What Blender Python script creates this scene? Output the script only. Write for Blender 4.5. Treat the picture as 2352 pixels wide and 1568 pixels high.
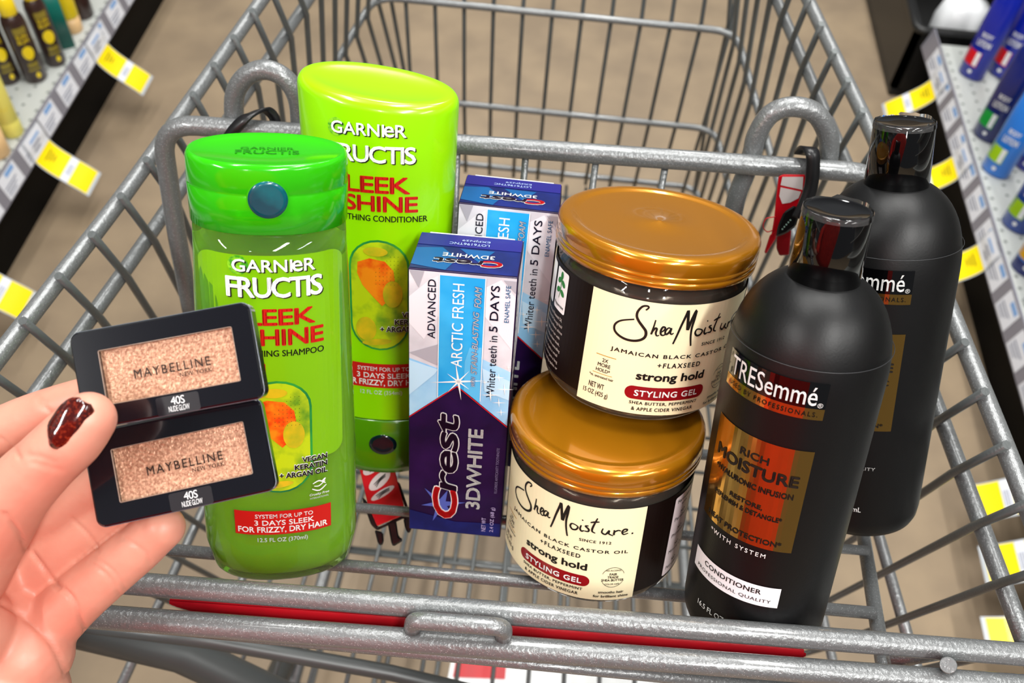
import bpy, bmesh, math, random
import numpy as np
from mathutils import Vector, Matrix, Euler
random.seed(7)
S = bpy.context.scene
C = S.collection
for o in list(bpy.data.objects): bpy.data.objects.remove(o)

# ------------------------------------------------------------------ camera
F, CX, CY = 2150.0, 1176.0, 784.0
def nrm(v):
    v = np.array(v, float); return v / np.linalg.norm(v)
FW = nrm([343, 2779, -F]); UPV = nrm([126, 1616, F]); UPV = nrm(UPV - FW * UPV.dot(FW))
RT = np.cross(FW, UPV)
CM = np.array([RT, FW, UPV])              # world = CM @ camera vector
CP = np.array([0.0, 0.0, 1.30])
cam = bpy.data.cameras.new('camera'); cam.lens = F / 2352 * 36; cam.sensor_width = 36
cam.clip_start = 0.02
camo = bpy.data.objects.new('camera', cam); C.objects.link(camo)
camo.matrix_world = Matrix.Translation(Vector(CP)) @ Matrix(CM.tolist()).to_4x4()
cam.dof.use_dof = True; cam.dof.focus_distance = 0.43; cam.dof.aperture_fstop = 12.0
S.camera = camo

# ------------------------------------------------------------------ light
w = bpy.data.worlds.new('world'); S.world = w; w.use_nodes = True
w.node_tree.nodes['Background'].inputs[0].default_value = (0.93, 0.96, 1.0, 1)
w.node_tree.nodes['Background'].inputs[1].default_value = 0.19
def area(name, loc, sx, sy, power, rot=(0, 0, 0), col=(1, .99, .96)):
    l = bpy.data.lights.new(name, 'AREA'); l.shape = 'RECTANGLE'; l.size = sx; l.size_y = sy
    l.energy = power; l.color = col
    o = bpy.data.objects.new(name, l); C.objects.link(o); o.location = loc; o.rotation_euler = rot
    return o
for x, y, p in [(-0.6, 0.9, 36), (0.08, 1.3, 42), (0.7, 1.0, 36), (-0.35, 3.4, 40), (0.5, 3.4, 40), (-1.75, -1.3, 95), (0.75, -1.2, 92), (1.9, -0.9, 50), (-0.2, -2.9, 70)]:
    area('ceiling_lamp', (x, y, 2.9), 0.14, 1.5, p)
S.view_settings.view_transform = 'Standard'; S.view_settings.look = 'None'
S.view_settings.gamma = 1; S.view_settings.use_curve_mapping = False
S.view_settings.exposure = -0.5

# ------------------------------------------------------------------ helpers
def ray(px, py): return CM @ np.array([(px - CX) / F, -(py - CY) / F, -1.0])
def atd(px, py, d): return CP + ray(px, py) * d
def atz(px, py, z): r = ray(px, py); return CP + r * ((z - CP[2]) / r[2])
def onplane(px, py, P, N):
    r = ray(px, py); return CP + r * (np.dot(np.array(P) - CP, N) / np.dot(r, N))
def proj(p):
    v = CM.T @ (np.array(p) - CP); return CX + F * v[0] / -v[2], CY - F * v[1] / -v[2]
def lin(h):
    h = h.lstrip('#'); c = [int(h[i:i + 2], 16) / 255 for i in (0, 2, 4)]
    return tuple([(x / 12.92 if x <= .04045 else ((x + .055) / 1.055) ** 2.4) for x in c] + [1])

MATS = {}
def mat(name, col, rough=.5, metal=0, coat=0, trans=0, noise=None, bump=None, ior=1.45, sss=0, spec=None, alpha=1):
    """noise=(colour2, scale, low, high) mixes a second colour; bump=(scale, strength)"""
    if name in MATS: return MATS[name]
    m = bpy.data.materials.new(name); m.use_nodes = True; MATS[name] = m
    nt = m.node_tree; b = nt.nodes['Principled BSDF']
    c = lin(col) if isinstance(col, str) else col
    b.inputs['Base Color'].default_value = c; b.inputs['Roughness'].default_value = rough
    b.inputs['Metallic'].default_value = metal; b.inputs['Coat Weight'].default_value = coat
    b.inputs['Coat Roughness'].default_value = .06
    b.inputs['Transmission Weight'].default_value = trans; b.inputs['IOR'].default_value = ior
    if spec is not None: b.inputs['Specular IOR Level'].default_value = spec
    if sss:
        b.inputs['Subsurface Weight'].default_value = sss; b.inputs['Subsurface Radius'].default_value = (.01, .004, .002)
        b.inputs['Subsurface Scale'].default_value = 1.0
    if noise or bump:
        tc = nt.nodes.new('ShaderNodeTexCoord')
    if noise:
        n = nt.nodes.new('ShaderNodeTexNoise'); n.inputs['Scale'].default_value = noise[1]; n.inputs['Detail'].default_value = 4
        nt.links.new(tc.outputs['Object'], n.inputs['Vector'])
        r = nt.nodes.new('ShaderNodeValToRGB'); r.color_ramp.elements[0].position = noise[2]; r.color_ramp.elements[1].position = noise[3]
        r.color_ramp.elements[0].color = c; r.color_ramp.elements[1].color = lin(noise[0])
        nt.links.new(n.outputs['Fac'], r.inputs['Fac']); nt.links.new(r.outputs['Color'], b.inputs['Base Color'])
    if bump:
        n2 = nt.nodes.new('ShaderNodeTexNoise'); n2.inputs['Scale'].default_value = bump[0]; n2.inputs['Detail'].default_value = 2
        nt.links.new(tc.outputs['Object'], n2.inputs['Vector'])
        bp = nt.nodes.new('ShaderNodeBump'); bp.inputs['Strength'].default_value = bump[1]; bp.inputs['Distance'].default_value = .001
        nt.links.new(n2.outputs['Fac'], bp.inputs['Height']); nt.links.new(bp.outputs['Normal'], b.inputs['Normal'])
    return m

def obj(name, bm, m=None, parent=None, smooth=True, kind=None, label=None):
    me = bpy.data.meshes.new(name)
    if isinstance(bm, bmesh.types.BMesh):
        bm.to_mesh(me); bm.free()
    else:
        me.from_pydata(*bm)
    if smooth: me.polygons.foreach_set('use_smooth', [len(p.vertices) < 5 for p in me.polygons])
    o = bpy.data.objects.new(name, me); C.objects.link(o)
    if m: me.materials.append(m)
    if parent: o.parent = parent
    if kind: o['kind'] = kind
    if label: o['label'] = label
    return o
def tag(o, label, cat, group=None):
    o['label'] = label; o['category'] = cat
    if group: o['group'] = group
    return o
def thing(name, label, cat, M=None, group=None):
    o = bpy.data.objects.new(name, None); C.objects.link(o); o.empty_display_size = .02
    if M is not None: o.matrix_world = M
    return tag(o, label, cat, group)

def sweep(pts, r, seg=12, closed=False, cap=True, flat=None, bm=None):
    """tube along pts; r number or list; flat=(wx,wy) elliptical"""
    bm = bm or bmesh.new(); P = [Vector(p) for p in pts]; n = len(P)
    rings = []; prev = None
    for i, p in enumerate(P):
        if closed: t = P[(i + 1) % n] - P[i - 1]
        else: t = P[min(i + 1, n - 1)] - P[max(i - 1, 0)]
        t.normalize()
        if prev is None:
            a = Vector((0, 0, 1)) if abs(t.z) < .9 else Vector((1, 0, 0))
            u = t.cross(a).normalized()
        else:
            u = (prev - t * prev.dot(t)).normalized()
        prev = u; v = t.cross(u); rr = r[i] if isinstance(r, (list, tuple)) else r
        fx, fy = flat or (1, 1)
        rings.append([bm.verts.new(p + (u * math.cos(2 * math.pi * k / seg) * fx + v * math.sin(2 * math.pi * k / seg) * fy) * rr) for k in range(seg)])
    m = n if closed else n - 1
    for i in range(m):
        a, b = rings[i], rings[(i + 1) % n]
        for k in range(seg): bm.faces.new((a[k], a[(k + 1) % seg], b[(k + 1) % seg], b[k]))
    if cap and not closed:
        bm.faces.new(rings[0][::-1]); bm.faces.new(rings[-1])
    return bm
def fillet(pts, rad, seg=6):
    """round the corners of a polyline"""
    P = [Vector(p) for p in pts]; out = [P[0]]
    for i in range(1, len(P) - 1):
        a, b, c = P[i - 1], P[i], P[i + 1]
        d1 = (a - b); d2 = (c - b); q = min(rad, d1.length * .49, d2.length * .49)
        s, e = b + d1.normalized() * q, b + d2.normalized() * q
        for k in range(seg + 1):
            t = k / seg; out.append(s * (1 - t) ** 2 + b * 2 * t * (1 - t) + e * t * t)
    out.append(P[-1]); return out
def catmull(P, k=5):
    P = [Vector(p) for p in P]; out = []
    for i in range(len(P) - 1):
        p0, p1, p2, p3 = P[max(i - 1, 0)], P[i], P[i + 1], P[min(i + 2, len(P) - 1)]
        for j in range(k):
            t = j / k
            out.append(.5 * ((2 * p1) + (p2 - p0) * t + (2 * p0 - 5 * p1 + 4 * p2 - p3) * t * t + (3 * p1 - p0 - 3 * p2 + p3) * t ** 3))
    out.append(P[-1]); return out
def loft(profile, seg=64, nexp=2.0, bm=None, lens=False):
    """profile: list of (z, a, b) half width/half depth; superellipse rings, closed at both ends"""
    bm = bm or bmesh.new(); rings = []
    for z, a, b in profile:
        ring = []
        for k in range(seg):
            t = 2 * math.pi * k / seg; c, s = math.cos(t), math.sin(t)
            x = math.copysign(abs(c) ** (2 / nexp), c) * a; y = math.copysign(abs(s) ** (2 / nexp), s) * b
            ring.append(bm.verts.new((x, y, z)))
        rings.append(ring)
    for i in range(len(rings) - 1):
        for k in range(seg): bm.faces.new((rings[i][k], rings[i][(k + 1) % seg], rings[i + 1][(k + 1) % seg], rings[i + 1][k]))
    bm.faces.new(rings[0][::-1]); bm.faces.new(rings[-1])
    return bm
def box(x0, x1, y0, y1, z0, z1, bev=0, seg=2, bm=None):
    b2 = bmesh.new(); bmesh.ops.create_cube(b2, size=1)
    for v in b2.verts: v.co = Vector(((x0 + x1) / 2 + v.co.x * (x1 - x0), (y0 + y1) / 2 + v.co.y * (y1 - y0), (z0 + z1) / 2 + v.co.z * (z1 - z0)))
    if bev: bmesh.ops.bevel(b2, geom=list(b2.edges), offset=bev, segments=seg, affect='EDGES', profile=.5)
    if bm is None: return b2
    me = bpy.data.meshes.new('t'); b2.to_mesh(me); b2.free(); bm.from_mesh(me); bpy.data.meshes.remove(me); return bm
def frameM(B, U, spin=0, xref=None):
    U = nrm(U); xr = np.array(xref if xref is not None else XSEAT); X = nrm(xr - U * xr.dot(U)); Y = np.cross(U, X)
    R = Matrix(np.array([X, Y, U]).T.tolist()).to_4x4()
    return Matrix.Translation(Vector(B)) @ R @ Matrix.Rotation(spin, 4, 'Z')

# ---- flat print: lettering and shapes cut to follow a surface
def cut(bm, step):
    if step:
        xs = [v.co.x for v in bm.verts]
        if xs:
            k = math.ceil(min(xs) / step)
            while k * step < max(xs):
                bmesh.ops.bisect_plane(bm, geom=bm.verts[:] + bm.edges[:] + bm.faces[:], plane_co=(k * step, 0, 0), plane_no=(1, 0, 0)); k += 1
        bmesh.ops.triangulate(bm, faces=bm.faces)
def finish_print(bm, mapf, lay, step=.002):
    cut(bm, step); bm.verts.ensure_lookup_table()
    for v in bm.verts: v.co = mapf(v.co.x, v.co.y, .00012 * lay)
    return bm
def text_bm(s, bold=0.0, shear=0.0, spacing=1.0):
    cu = bpy.data.curves.new('t', 'FONT'); cu.body = s; cu.shear = shear; cu.space_character = spacing
    cu.resolution_u = 3; cu.fill_mode = 'BOTH' if False else 'FRONT'
    o = bpy.data.objects.new('t', cu); C.objects.link(o)
    dg = bpy.context.evaluated_depsgraph_get(); me = bpy.data.meshes.new_from_object(o.evaluated_get(dg))
    bpy.data.objects.remove(o); bpy.data.curves.remove(cu)
    bm = bmesh.new(); bm.from_mesh(me); bpy.data.meshes.remove(me); return bm
class Print:
    """collects print of one colour on one surface, then makes one child mesh"""
    def __init__(s, mapf, step=.002): s.mapf, s.step, s.meshes = mapf, step, []
    def _add(s, bm, lay, dil=0):
        if dil:
            if s.step: cut(bm, s.step)
            src = bpy.data.meshes.new('t'); bm.to_mesh(src)
            for k in range(8):
                n0 = len(bm.verts); bm.from_mesh(src); bm.verts.ensure_lookup_table(); a = math.pi * k / 4
                for v in bm.verts[n0:]: v.co.x += dil * math.cos(a); v.co.y += dil * math.sin(a)
            bpy.data.meshes.remove(src)
            for v in bm.verts: v.co = s.mapf(v.co.x, v.co.y, .00012 * lay)
        else: finish_print(bm, s.mapf, lay, s.step)
        me = bpy.data.meshes.new('t'); bm.to_mesh(me); bm.free(); s.meshes.append(me)
    def text(s, t, u0, u1, v0, v1, bold=.0, shear=0, spacing=1, lay=2, rot=0, ref=None):
        """fit text t to the box; v0..v1 is the height of a capital unless the text has descenders; rot=90 reads upward"""
        bm = text_bm(t, bold, shear, spacing)
        xs = [v.co.x for v in bm.verts]; ys = [v.co.y for v in bm.verts]
        if ref:   # cap-height box from reference glyphs (keeps descenders out of the fit)
            b2 = text_bm(ref); ys = [v.co.y for v in b2.verts]; b2.free()
        x0, x1, y0, y1 = min(xs), max(xs), min(ys), max(ys)
        th_ = (u1 - u0) if rot == 90 else (v1 - v0)
        dil = bold * .75 * th_ if bold > 0 else 0
        if bold <= .06: u0 += dil; u1 -= dil; v0 += dil; v1 -= dil
        for v in bm.verts:
            a, b = (v.co.x - x0) / (x1 - x0), (v.co.y - y0) / (y1 - y0)
            if rot == 90: v.co = Vector((u1 - b * (u1 - u0), v0 + a * (v1 - v0), 0))
            elif rot == 180: v.co = Vector((u1 - a * (u1 - u0), v1 - b * (v1 - v0), 0))
            else: v.co = Vector((u0 + a * (u1 - u0), v0 + b * (v1 - v0), 0))
        s._add(bm, lay, dil); return s
    def poly(s, pts, lay=1):
        bm = bmesh.new(); vs = [bm.verts.new((x, y, 0)) for x, y in pts]; f = bm.faces.new(vs); bm.normal_update()
        if f.normal.z < 0: f.normal_flip()
        bmesh.ops.triangulate(bm, faces=bm.faces); s._add(bm, lay); return s
    def rect(s, u0, u1, v0, v1, lay=1, r=0):
        if not r: return s.poly([(u0, v0), (u1, v0), (u1, v1), (u0, v1)], lay)
        pts = []
        for cx, cy, a0 in ((u1 - r, v0 + r, -90), (u1 - r, v1 - r, 0), (u0 + r, v1 - r, 90), (u0 + r, v0 + r, 180)):
            for k in range(7):
                a = math.radians(a0 + 15 * k); pts.append((cx + r * math.cos(a), cy + r * math.sin(a)))
        return s.poly(pts, lay)
    def oval(s, cu, cv, a, b, lay=1, tilt=0, n=28):
        ct, st = math.cos(tilt), math.sin(tilt)
        return s.poly([(cu + a * math.cos(t) * ct - b * math.sin(t) * st, cv + a * math.cos(t) * st + b * math.sin(t) * ct) for t in [2 * math.pi * k / n for k in range(n)]], lay)
    def star(s, cu, cv, R, lay=3, arms=4, thin=.07, rot=0):
        pts = []
        for k in range(arms * 2):
            a = rot + math.pi * k / arms; q = R if k % 2 == 0 else R * thin
            if k % 4 == 2: q = R * .8
            pts.append((cu + q * math.cos(a), cv + q * math.sin(a)))
        return s.poly(pts, lay)
    def stroke(s, pts, wd, lay=2, close=False):
        P = catmull([(x, y, 0) for x, y in pts], 4) if len(pts) > 2 else [Vector((x, y, 0)) for x, y in pts]
        bm = bmesh.new(); prev = None; n = len(P)
        for i, p in enumerate(P):
            t = P[min(i + 1, n - 1)] - P[max(i - 1, 0)]; nn = Vector((-t.y, t.x, 0))
            if nn.length < 1e-9: continue
            nn.normalize(); ww = wd * .5 * (wd and (.55 + .45 * math.sin(math.pi * (i + .5) / n)))
            a, b = bm.verts.new(p + nn * ww), bm.verts.new(p - nn * ww)
            if prev: bm.faces.new((prev[0], prev[1], b, a))
            prev = (a, b)
        s._add(bm, lay); return s
    def done(s, name, m, parent, label=None):
        if len(s.meshes) > 1 and ('facet' in name or name in ('ice_panel', 'band_edge', 'red_edge', 'gold_label', 'herb_panel', 'gold_rule')):
            ms, s.meshes = s.meshes, []
            for q in ms: s.meshes = [q]; o = s.done(name, m, parent, label)
            return o
        bm = bmesh.new()
        for me in s.meshes: bm.from_mesh(me); bpy.data.meshes.remove(me)
        o = obj(name, bm, m, parent, smooth=False, label=label); s.meshes = []
        if any(w_ in name for w_ in ('sparkle', 'dot_print', 'bubble', 'outline', 'side_print', 'fine_print', 'label_line', 'mint', 'lettering', 'marks')): o['kind'] = 'stuff'
        return o

# seat frame (the child seat leans back about 24 degrees)
USEAT = nrm([-.015, .403, .915]); XSEAT = nrm(np.array([1, 0, 0]) - USEAT * USEAT[0]); YSEAT = np.cross(USEAT, XSEAT)
P0 = np.array([.044, .231, .821])

# ------------------------------------------------------------------ materials
def cart_paint():
    m = bpy.data.materials.new('hammered grey paint'); m.use_nodes = True; nt = m.node_tree; b = nt.nodes['Principled BSDF']
    tc = nt.nodes.new('ShaderNodeTexCoord')
    vo = nt.nodes.new('ShaderNodeTexVoronoi'); vo.inputs['Scale'].default_value = 1000; nt.links.new(tc.outputs['Object'], vo.inputs['Vector'])
    r = nt.nodes.new('ShaderNodeValToRGB'); r.color_ramp.elements[0].position = .10; r.color_ramp.elements[1].position = .22
    r.color_ramp.elements[0].color = (.5, .52, .53, 1); r.color_ramp.elements[1].color = (.175, .182, .184, 1)
    nt.links.new(vo.outputs['Distance'], r.inputs['Fac'])
    nt.links.new(r.outputs['Color'], b.inputs['Base Color'])
    b.inputs['Metallic'].default_value = .4; b.inputs['Roughness'].default_value = .36; b.inputs['Coat Weight'].default_value = .3
    n = nt.nodes.new('ShaderNodeTexNoise'); n.inputs['Scale'].default_value = 420; n.inputs['Detail'].default_value = 2
    nt.links.new(tc.outputs['Object'], n.inputs['Vector'])
    bp = nt.nodes.new('ShaderNodeBump'); bp.inputs['Strength'].default_value = .55; bp.inputs['Distance'].default_value = .0008
    nt.links.new(n.outputs['Fac'], bp.inputs['Height']); nt.links.new(bp.outputs['Normal'], b.inputs['Normal'])
    return m
PAINT = cart_paint()
WIRE = mat('grey wire paint', (.11, .12, .12, 1), .38, .4, .2, bump=(500, .2))
PRINT_WHITE = mat('white ink', '#f4f4f2', .4)
INK = mat('black ink', '#17130f', .45)
DARKINK = mat('navy ink', '#16183c', .45)
BLACKPL = mat('black plastic', '#0d0d0f', .3, coat=.2)
GOLD = mat('gold foil', '#c2954a', .13, .95)

# ------------------------------------------------------------------ setting: floor
m = mat('tan floor', '#85745f', .55, noise=('#97846b', 9, .35, .7), bump=(60, .15))
floor = obj('floor', box(-3, 3, -2.5, 7, -.05, 0), m, smooth=False, kind='structure')

# ------------------------------------------------------------------ the cart
cart = thing('shopping_cart', 'grey hammered-metal wire shopping cart holding the toiletries in its fold-out child seat', 'cart', Matrix.Translation((0, .5, 0)))
cinv = Matrix.Translation((0, -.5, 0))
def cpart(name, bm, m=PAINT, label=None):
    bmesh.ops.transform(bm, matrix=cinv, verts=bm.verts)
    return obj(name, bm, m, cart, label=label)
def poly_x(tab):
    ys, xs = zip(*sorted(tab)); ys, xs = np.array(ys), np.array(xs)
    def f(y):
        if y < ys[0]: return xs[0] + (xs[1] - xs[0]) / (ys[1] - ys[0]) * (y - ys[0])
        if y > ys[-1]: return xs[-1] + (xs[-1] - xs[-2]) / (ys[-1] - ys[-2]) * (y - ys[-1])
        return float(np.interp(y, ys, xs))
    return f
R1L = poly_x([(.62, -.235), (.378, -.267), (.277, -.286), (.16, -.305)]); R1R = poly_x([(.70, .192), (.547, .22), (.402, .244), (.281, .259), (.16, .272)])
R2L = poly_x([(.699, -.221), (.424, -.26), (.281, -.285), (.17, -.302)]); R2R = poly_x([(.77, .184), (.561, .221), (.386, .244), (.201, .269)])
R3L = poly_x([(.904, -.217), (.819, -.23), (.26, -.292)]); R3R = poly_x([(.925, .187), (.257, .268)])
R4L = poly_x([(.938, -.203), (.36, -.27), (.2, -.288)]); R4R = poly_x([(.938, .199), (.293, .27), (.2, .28)])
R5L = poly_x([(.975, -.205), (.2, -.27)]); R5R = poly_x([(.977, .205), (.2, .27)])
rings = [(.88, R1L, R1R, 1.02, .0052), (.835, R2L, R2R, .99, .0048), (.70, R3L, R3R, .922, .004), (.55, R4L, R4R, .94, .004), (.42, R5L, R5R, .975, .004)]
for z, L, R, yf, rad in rings:
    ys = [.165, .28, .4, .55, .7, .85] if z > .8 else [.19, .36, .55, .7, .85]
    pts = [(L(y), y, z) for y in ([.25] + ys[1:] if z > .8 else ys)] + [(L(yf), yf, z), (R(yf), yf, z)] + [(R(y), y, z) for y in ys[::-1]]
    cpart('basket_rail', sweep(fillet(pts, .028), rad, 14))
D = nrm([.0, .228, -.973])
def side_wires(L, R, sgn, y0, n):
    for k in range(n):
        y = y0 + .0338 * k; X = L if sgn < 0 else R
        x = X(y) - sgn * .0042
        top = Vector((x, y - .002, .8885)); bot_y = y + .46 * .2343
        XB = R5L if sgn < 0 else R5R
        bot = Vector((XB(min(bot_y, .97)) - sgn * .006, min(bot_y, .968), .415))
        # follows the rails on the way down
        pts = [top]
        for zz, LL, RR in ((.835, R2L, R2R), (.70, R3L, R3R), (.55, R4L, R4R)):
            yy = min(y + (.88 - zz) * .2343, .968)
            xx = (LL if sgn < 0 else RR)(yy) - sgn * .006
            pts.append(Vector((xx, yy, zz)))
        pts.append(bot)
        cpart('side_wire', sweep([pts[0], (pts[0] * .3 + pts[1] * .7), pts[1], pts[2], pts[3], pts[4]], .0026, 8), WIRE)
side_wires(R1L, R1R, 1, .251 - .0338 * 2, 22)
side_wires(R1L, R1R, -1, .229 - .0338, 22)
for k in range(12):
    x = -.182 + .0331 * k
    cpart('front_wire', sweep([(x * .97, 1.012, .885), (x * .985, .99, .83), (x, .93, .70), (x * 1.01, .948, .55), (x * 1.01, .97, .41)], .0024, 8), WIRE)
for k in range(15):
    x = -.245 + .0345 * k
    y1 = .968
    cpart('bottom_wire', sweep([(x, .2, .405), (x * (.205 / .26) + 0, y1, .405)], .0022, 8), WIRE)
for k in range(17):
    y = .215 + .046 * k
    cpart('bottom_wire', sweep([(R5L(y), y, .400), (R5R(y), y, .400)], .0022, 8), WIRE)
# the two rear bars in front of the seat and the welded bridge between them
def bar_through(a, b, d, ext=0.0, dr=0):
    A, B = atd(*a, d), atd(*b, d + dr); v = nrm(B - A); return A - v * ext, B + v * ext
A1, B1 = bar_through((300, 1339), (2352, 1503), .432, .0)
A2, B2 = bar_through((240, 1417), (2352, 1577), .43, .0)
v1 = nrm(B1 - A1); v2 = nrm(B2 - A2)
cpart('rear_bar', sweep([A1 - v1 * .12, A1, B1, B1 + v1 * .03], .0053, 18))
cpart('rear_bar', sweep([A2 - v2 * .11, A2, B2, B2 + v2 * .03], .0056, 18))
q = [atd(948, 1440, .427), atd(950, 1424, .4185), atd(1158, 1440, .4185), atd(1156, 1458, .427)]
cpart('bridge_loop', sweep(fillet(q, .006), .0041, 14))
e0 = atd(2178, 1527, .4155); e1 = e0 + nrm(e0 - CP) * .035
cpart('stub_rod', sweep([e0, e0 + (e1 - e0) * .02, e1], [.0034, .0037, .0037], 18))
cpart('stub_rod', sweep([atd(2040, 1512, .455), atd(2170, 1490, .452)], .0048, 14))
# child seat base: cross rods resting on two side rods
def seat(px, py, below=.0035): return onplane(px, py, P0 - USEAT * below, USEAT)
a, b = seat(820, 1165), seat(1995, 1265); v = nrm(b - a); cpart('seat_rod', sweep([a - v * .11, b], .0029, 12))
a, b = seat(390, 1262), seat(2010, 1408); v = nrm(b - a); cpart('seat_rod', sweep([a - v * .034, b], .0034, 12))
def S3(x, y, z): return P0 + XSEAT * x + YSEAT * y + USEAT * z
cpart('seat_rod', sweep([S3(-.20, .076, .013), S3(.168, .083, .013)], .0034, 12))
cpart('seat_rod', sweep([S3(-.235, -.085, -.004), S3(.150, -.082, -.004)], .0032, 12))
a, b = seat(1977, 1190, .0105), seat(2028, 1520, .0105); v = nrm(b - a)
cpart('seat_side_rod', sweep([S3(.168, .09, .008), a - v * .005, a, b, b + v * .03], .0040, 12))
cpart('seat_side_rod', sweep([S3(-.222, .09, .008), S3(-.235, .05, -.0105), S3(-.256, -.06, -.0105), S3(-.262, -.075, -.0105)], .0040, 12))
# seat back: bent tube with two hook loops
VB = nrm(ray(947, 3460)); NB = np.cross(XSEAT, VB)
PB = atd(345, 290, .56)
NBu = NB / np.linalg.norm(NB); NBu = NBu if NBu.dot(CP - PB) > 0 else -NBu
def bk(px, py, off=0): return onplane(px, py, PB + NBu * off, NBu)
tl, tr = bk(366, 281), bk(2035, 400)
bl, br = bk(447, 760), bk(1880, 860)
cpart('backrest_tube', sweep(fillet([bl + (bl - bk(430, 680)) * .4, bk(425, 640), bk(405, 533), bk(368, 283), tr, br], .022, 8), .0059, 18))
def hook(pL, pT, pR, down):
    P = [onplane(x, y, PB - NBu * .0095, NB) for x, y in (pL + pT + pR + down)]
    return cpart('hook_loop', sweep(catmull(P, 5), .0058, 16))
hook([(690, 560), (692, 400), (690, 290)], [(683, 225), (655, 180), (610, 160), (566, 175), (540, 215)], [(538, 270)], [(540, 300)])
hook([(1672, 560), (1690, 460), (1712, 400), (1728, 350)], [(1738, 310), (1770, 262), (1822, 245), (1875, 262), (1903, 315)], [(1902, 365)], [(1898, 392)])
for px, py in ((1050, 352), (1207, 362), (1368, 375), (1527, 388), (880, 340), (725, 325)):
    a = bk(px, py); b = a + VB * .22
    cpart('backrest_wire', sweep([a, b], .0021, 10))
a, b = bk(432, 690), bk(1900, 800)
cpart('backrest_wire', sweep([a, b], .003, 10))
# red plate under the bars
RED = mat('red plastic', '#a80e1a', .18, coat=.6, noise=('#6d0813', 6, .45, .6))
pl_ = [(385, 1374), (700, 1396), (1400, 1447), (1835, 1485), (1852, 1495), (1850, 1512), (1830, 1518), (1400, 1520), (900, 1487), (560, 1437), (400, 1392), (384, 1384)]
bm = bmesh.new(); fr = [bm.verts.new(atd(x, y, .4385)) for x, y in pl_]; bk_ = [bm.verts.new(atd(x, y, .4415)) for x, y in pl_]
bm.faces.new(fr[::-1]); bm.faces.new(bk_)
for i in range(len(fr)): bm.faces.new((fr[i], fr[(i + 1) % len(fr)], bk_[(i + 1) % len(fr)], bk_[i]))
bmesh.ops.recalc_face_normals(bm, faces=bm.faces); bmesh.ops.bevel(bm, geom=list(bm.edges), offset=.001, segments=2, affect='EDGES')
o = cpart('placard', bm, RED, 'red plastic placard under the two rear bars'); o.data.polygons.foreach_set('use_smooth', [False] * len(o.data.polygons))
# chassis below
cpart('frame_tube', sweep([(-.33, .05, .80), atd(150, 1440, .62), atd(420, 1500, .66), atd(720, 1640, .70), atd(900, 1800, .75)], .0135, 18), mat('dark grey tube', (.075, .08, .08, 1), .4, .3))
cpart('frame_tube', sweep([(.33, .05, .78), (.28, .16, .62), (.25, .30, .30), (.25, .45, .12)], .0135, 18), MATS['dark grey tube'])
cpart('frame_tube', sweep([(-.33, .10, .62), (-.27, .2, .40), (-.25, .30, .22), (-.25, .45, .12)], .0135, 18), MATS['dark grey tube'])
cpart('frame_tube', sweep([atd(180, 1432, .60), atd(480, 1470, .62), atd(900, 1545, .64), atd(1300, 1640, .66)], .0055, 12), MATS['dark grey tube'])
for k, (za, ya) in enumerate(((.42, .19), (.50, .175), (.58, .165), (.66, .155))):
    cpart('rear_gate_wire', sweep([(-.27, ya, za), (.27, ya, za)], .0024, 8), WIRE)
for k in range(12):
    x = -.24 + .0436 * k
    cpart('rear_gate_wire', sweep([(x, .192, .41), (x, .15, .69)], .0024, 8), WIRE)
for z in (.16,):
    for k in range(9):
        y = .15 + .09 * k; cpart('lower_rack_wire', sweep([(-.24, y, z), (.24, y, z)], .0035, 8), WIRE)
    for k in range(7):
        x = -.225 + .075 * k; cpart('lower_rack_wire', sweep([(x, .12, z + .006), (x * .85, .92, z + .006)], .003, 8), WIRE)
    cpart('lower_rack_rail', sweep(fillet([(-.25, .12, z), (-.21, .92, z), (.21, .92, z), (.25, .12, z)], .05), .008, 12))
for x, y in ((-.24, .14), (.24, .14), (-.2, .88), (.2, .88)):
    wb = sweep([(x - .011, y, .038), (x + .011, y, .038)], .038, 24)
    wh = cpart('caster_wheel', wb, mat('caster rubber', '#2b2b2c', .6))
    fb = box(x - .018, x + .018, y - .016, y + .016, .08, .155, .003)
    box(x - .018, x - .013, y - .014, y + .014, .03, .085, 0, bm=fb); box(x + .013, x + .018, y - .014, y + .014, .03, .085, 0, bm=fb)
    cpart('caster_fork', fb, WIRE)

# leaflet lying on the lower rack
PAPER = mat('glossy paper', '#e9ecec', .35)
a, b, c, d = [atz(*p, .175) for p in ((1040, 1500), (1890, 1545), (1900, 1640), (1020, 1600))]
bm = bmesh.new(); vs = [bm.verts.new(p) for p in (a, b, c, d)]; f = bm.faces.new(vs)
ex = bmesh.ops.extrude_face_region(bm, geom=[f]); 
for v in [g for g in ex['geom'] if isinstance(g, bmesh.types.BMVert)]: v.co.z -= .002
bmesh.ops.recalc_face_normals(bm, faces=bm.faces)
lf = tag(obj('leaflet', bm, PAPER, smooth=False), 'white and red paper leaflet lying low beneath the cart, under the rear bars', 'leaflet')
bm = bmesh.new(); vs = [bm.verts.new(Vector(p) + Vector((0, 0, .001))) for p in [atz(*p, .175) for p in ((1050, 1500), (1165, 1506), (1160, 1560), (1040, 1555))]]; bm.faces.new(vs)
obj('red_print', bm, mat('red ink', '#c2161f', .4), lf, smooth=False)
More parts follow.
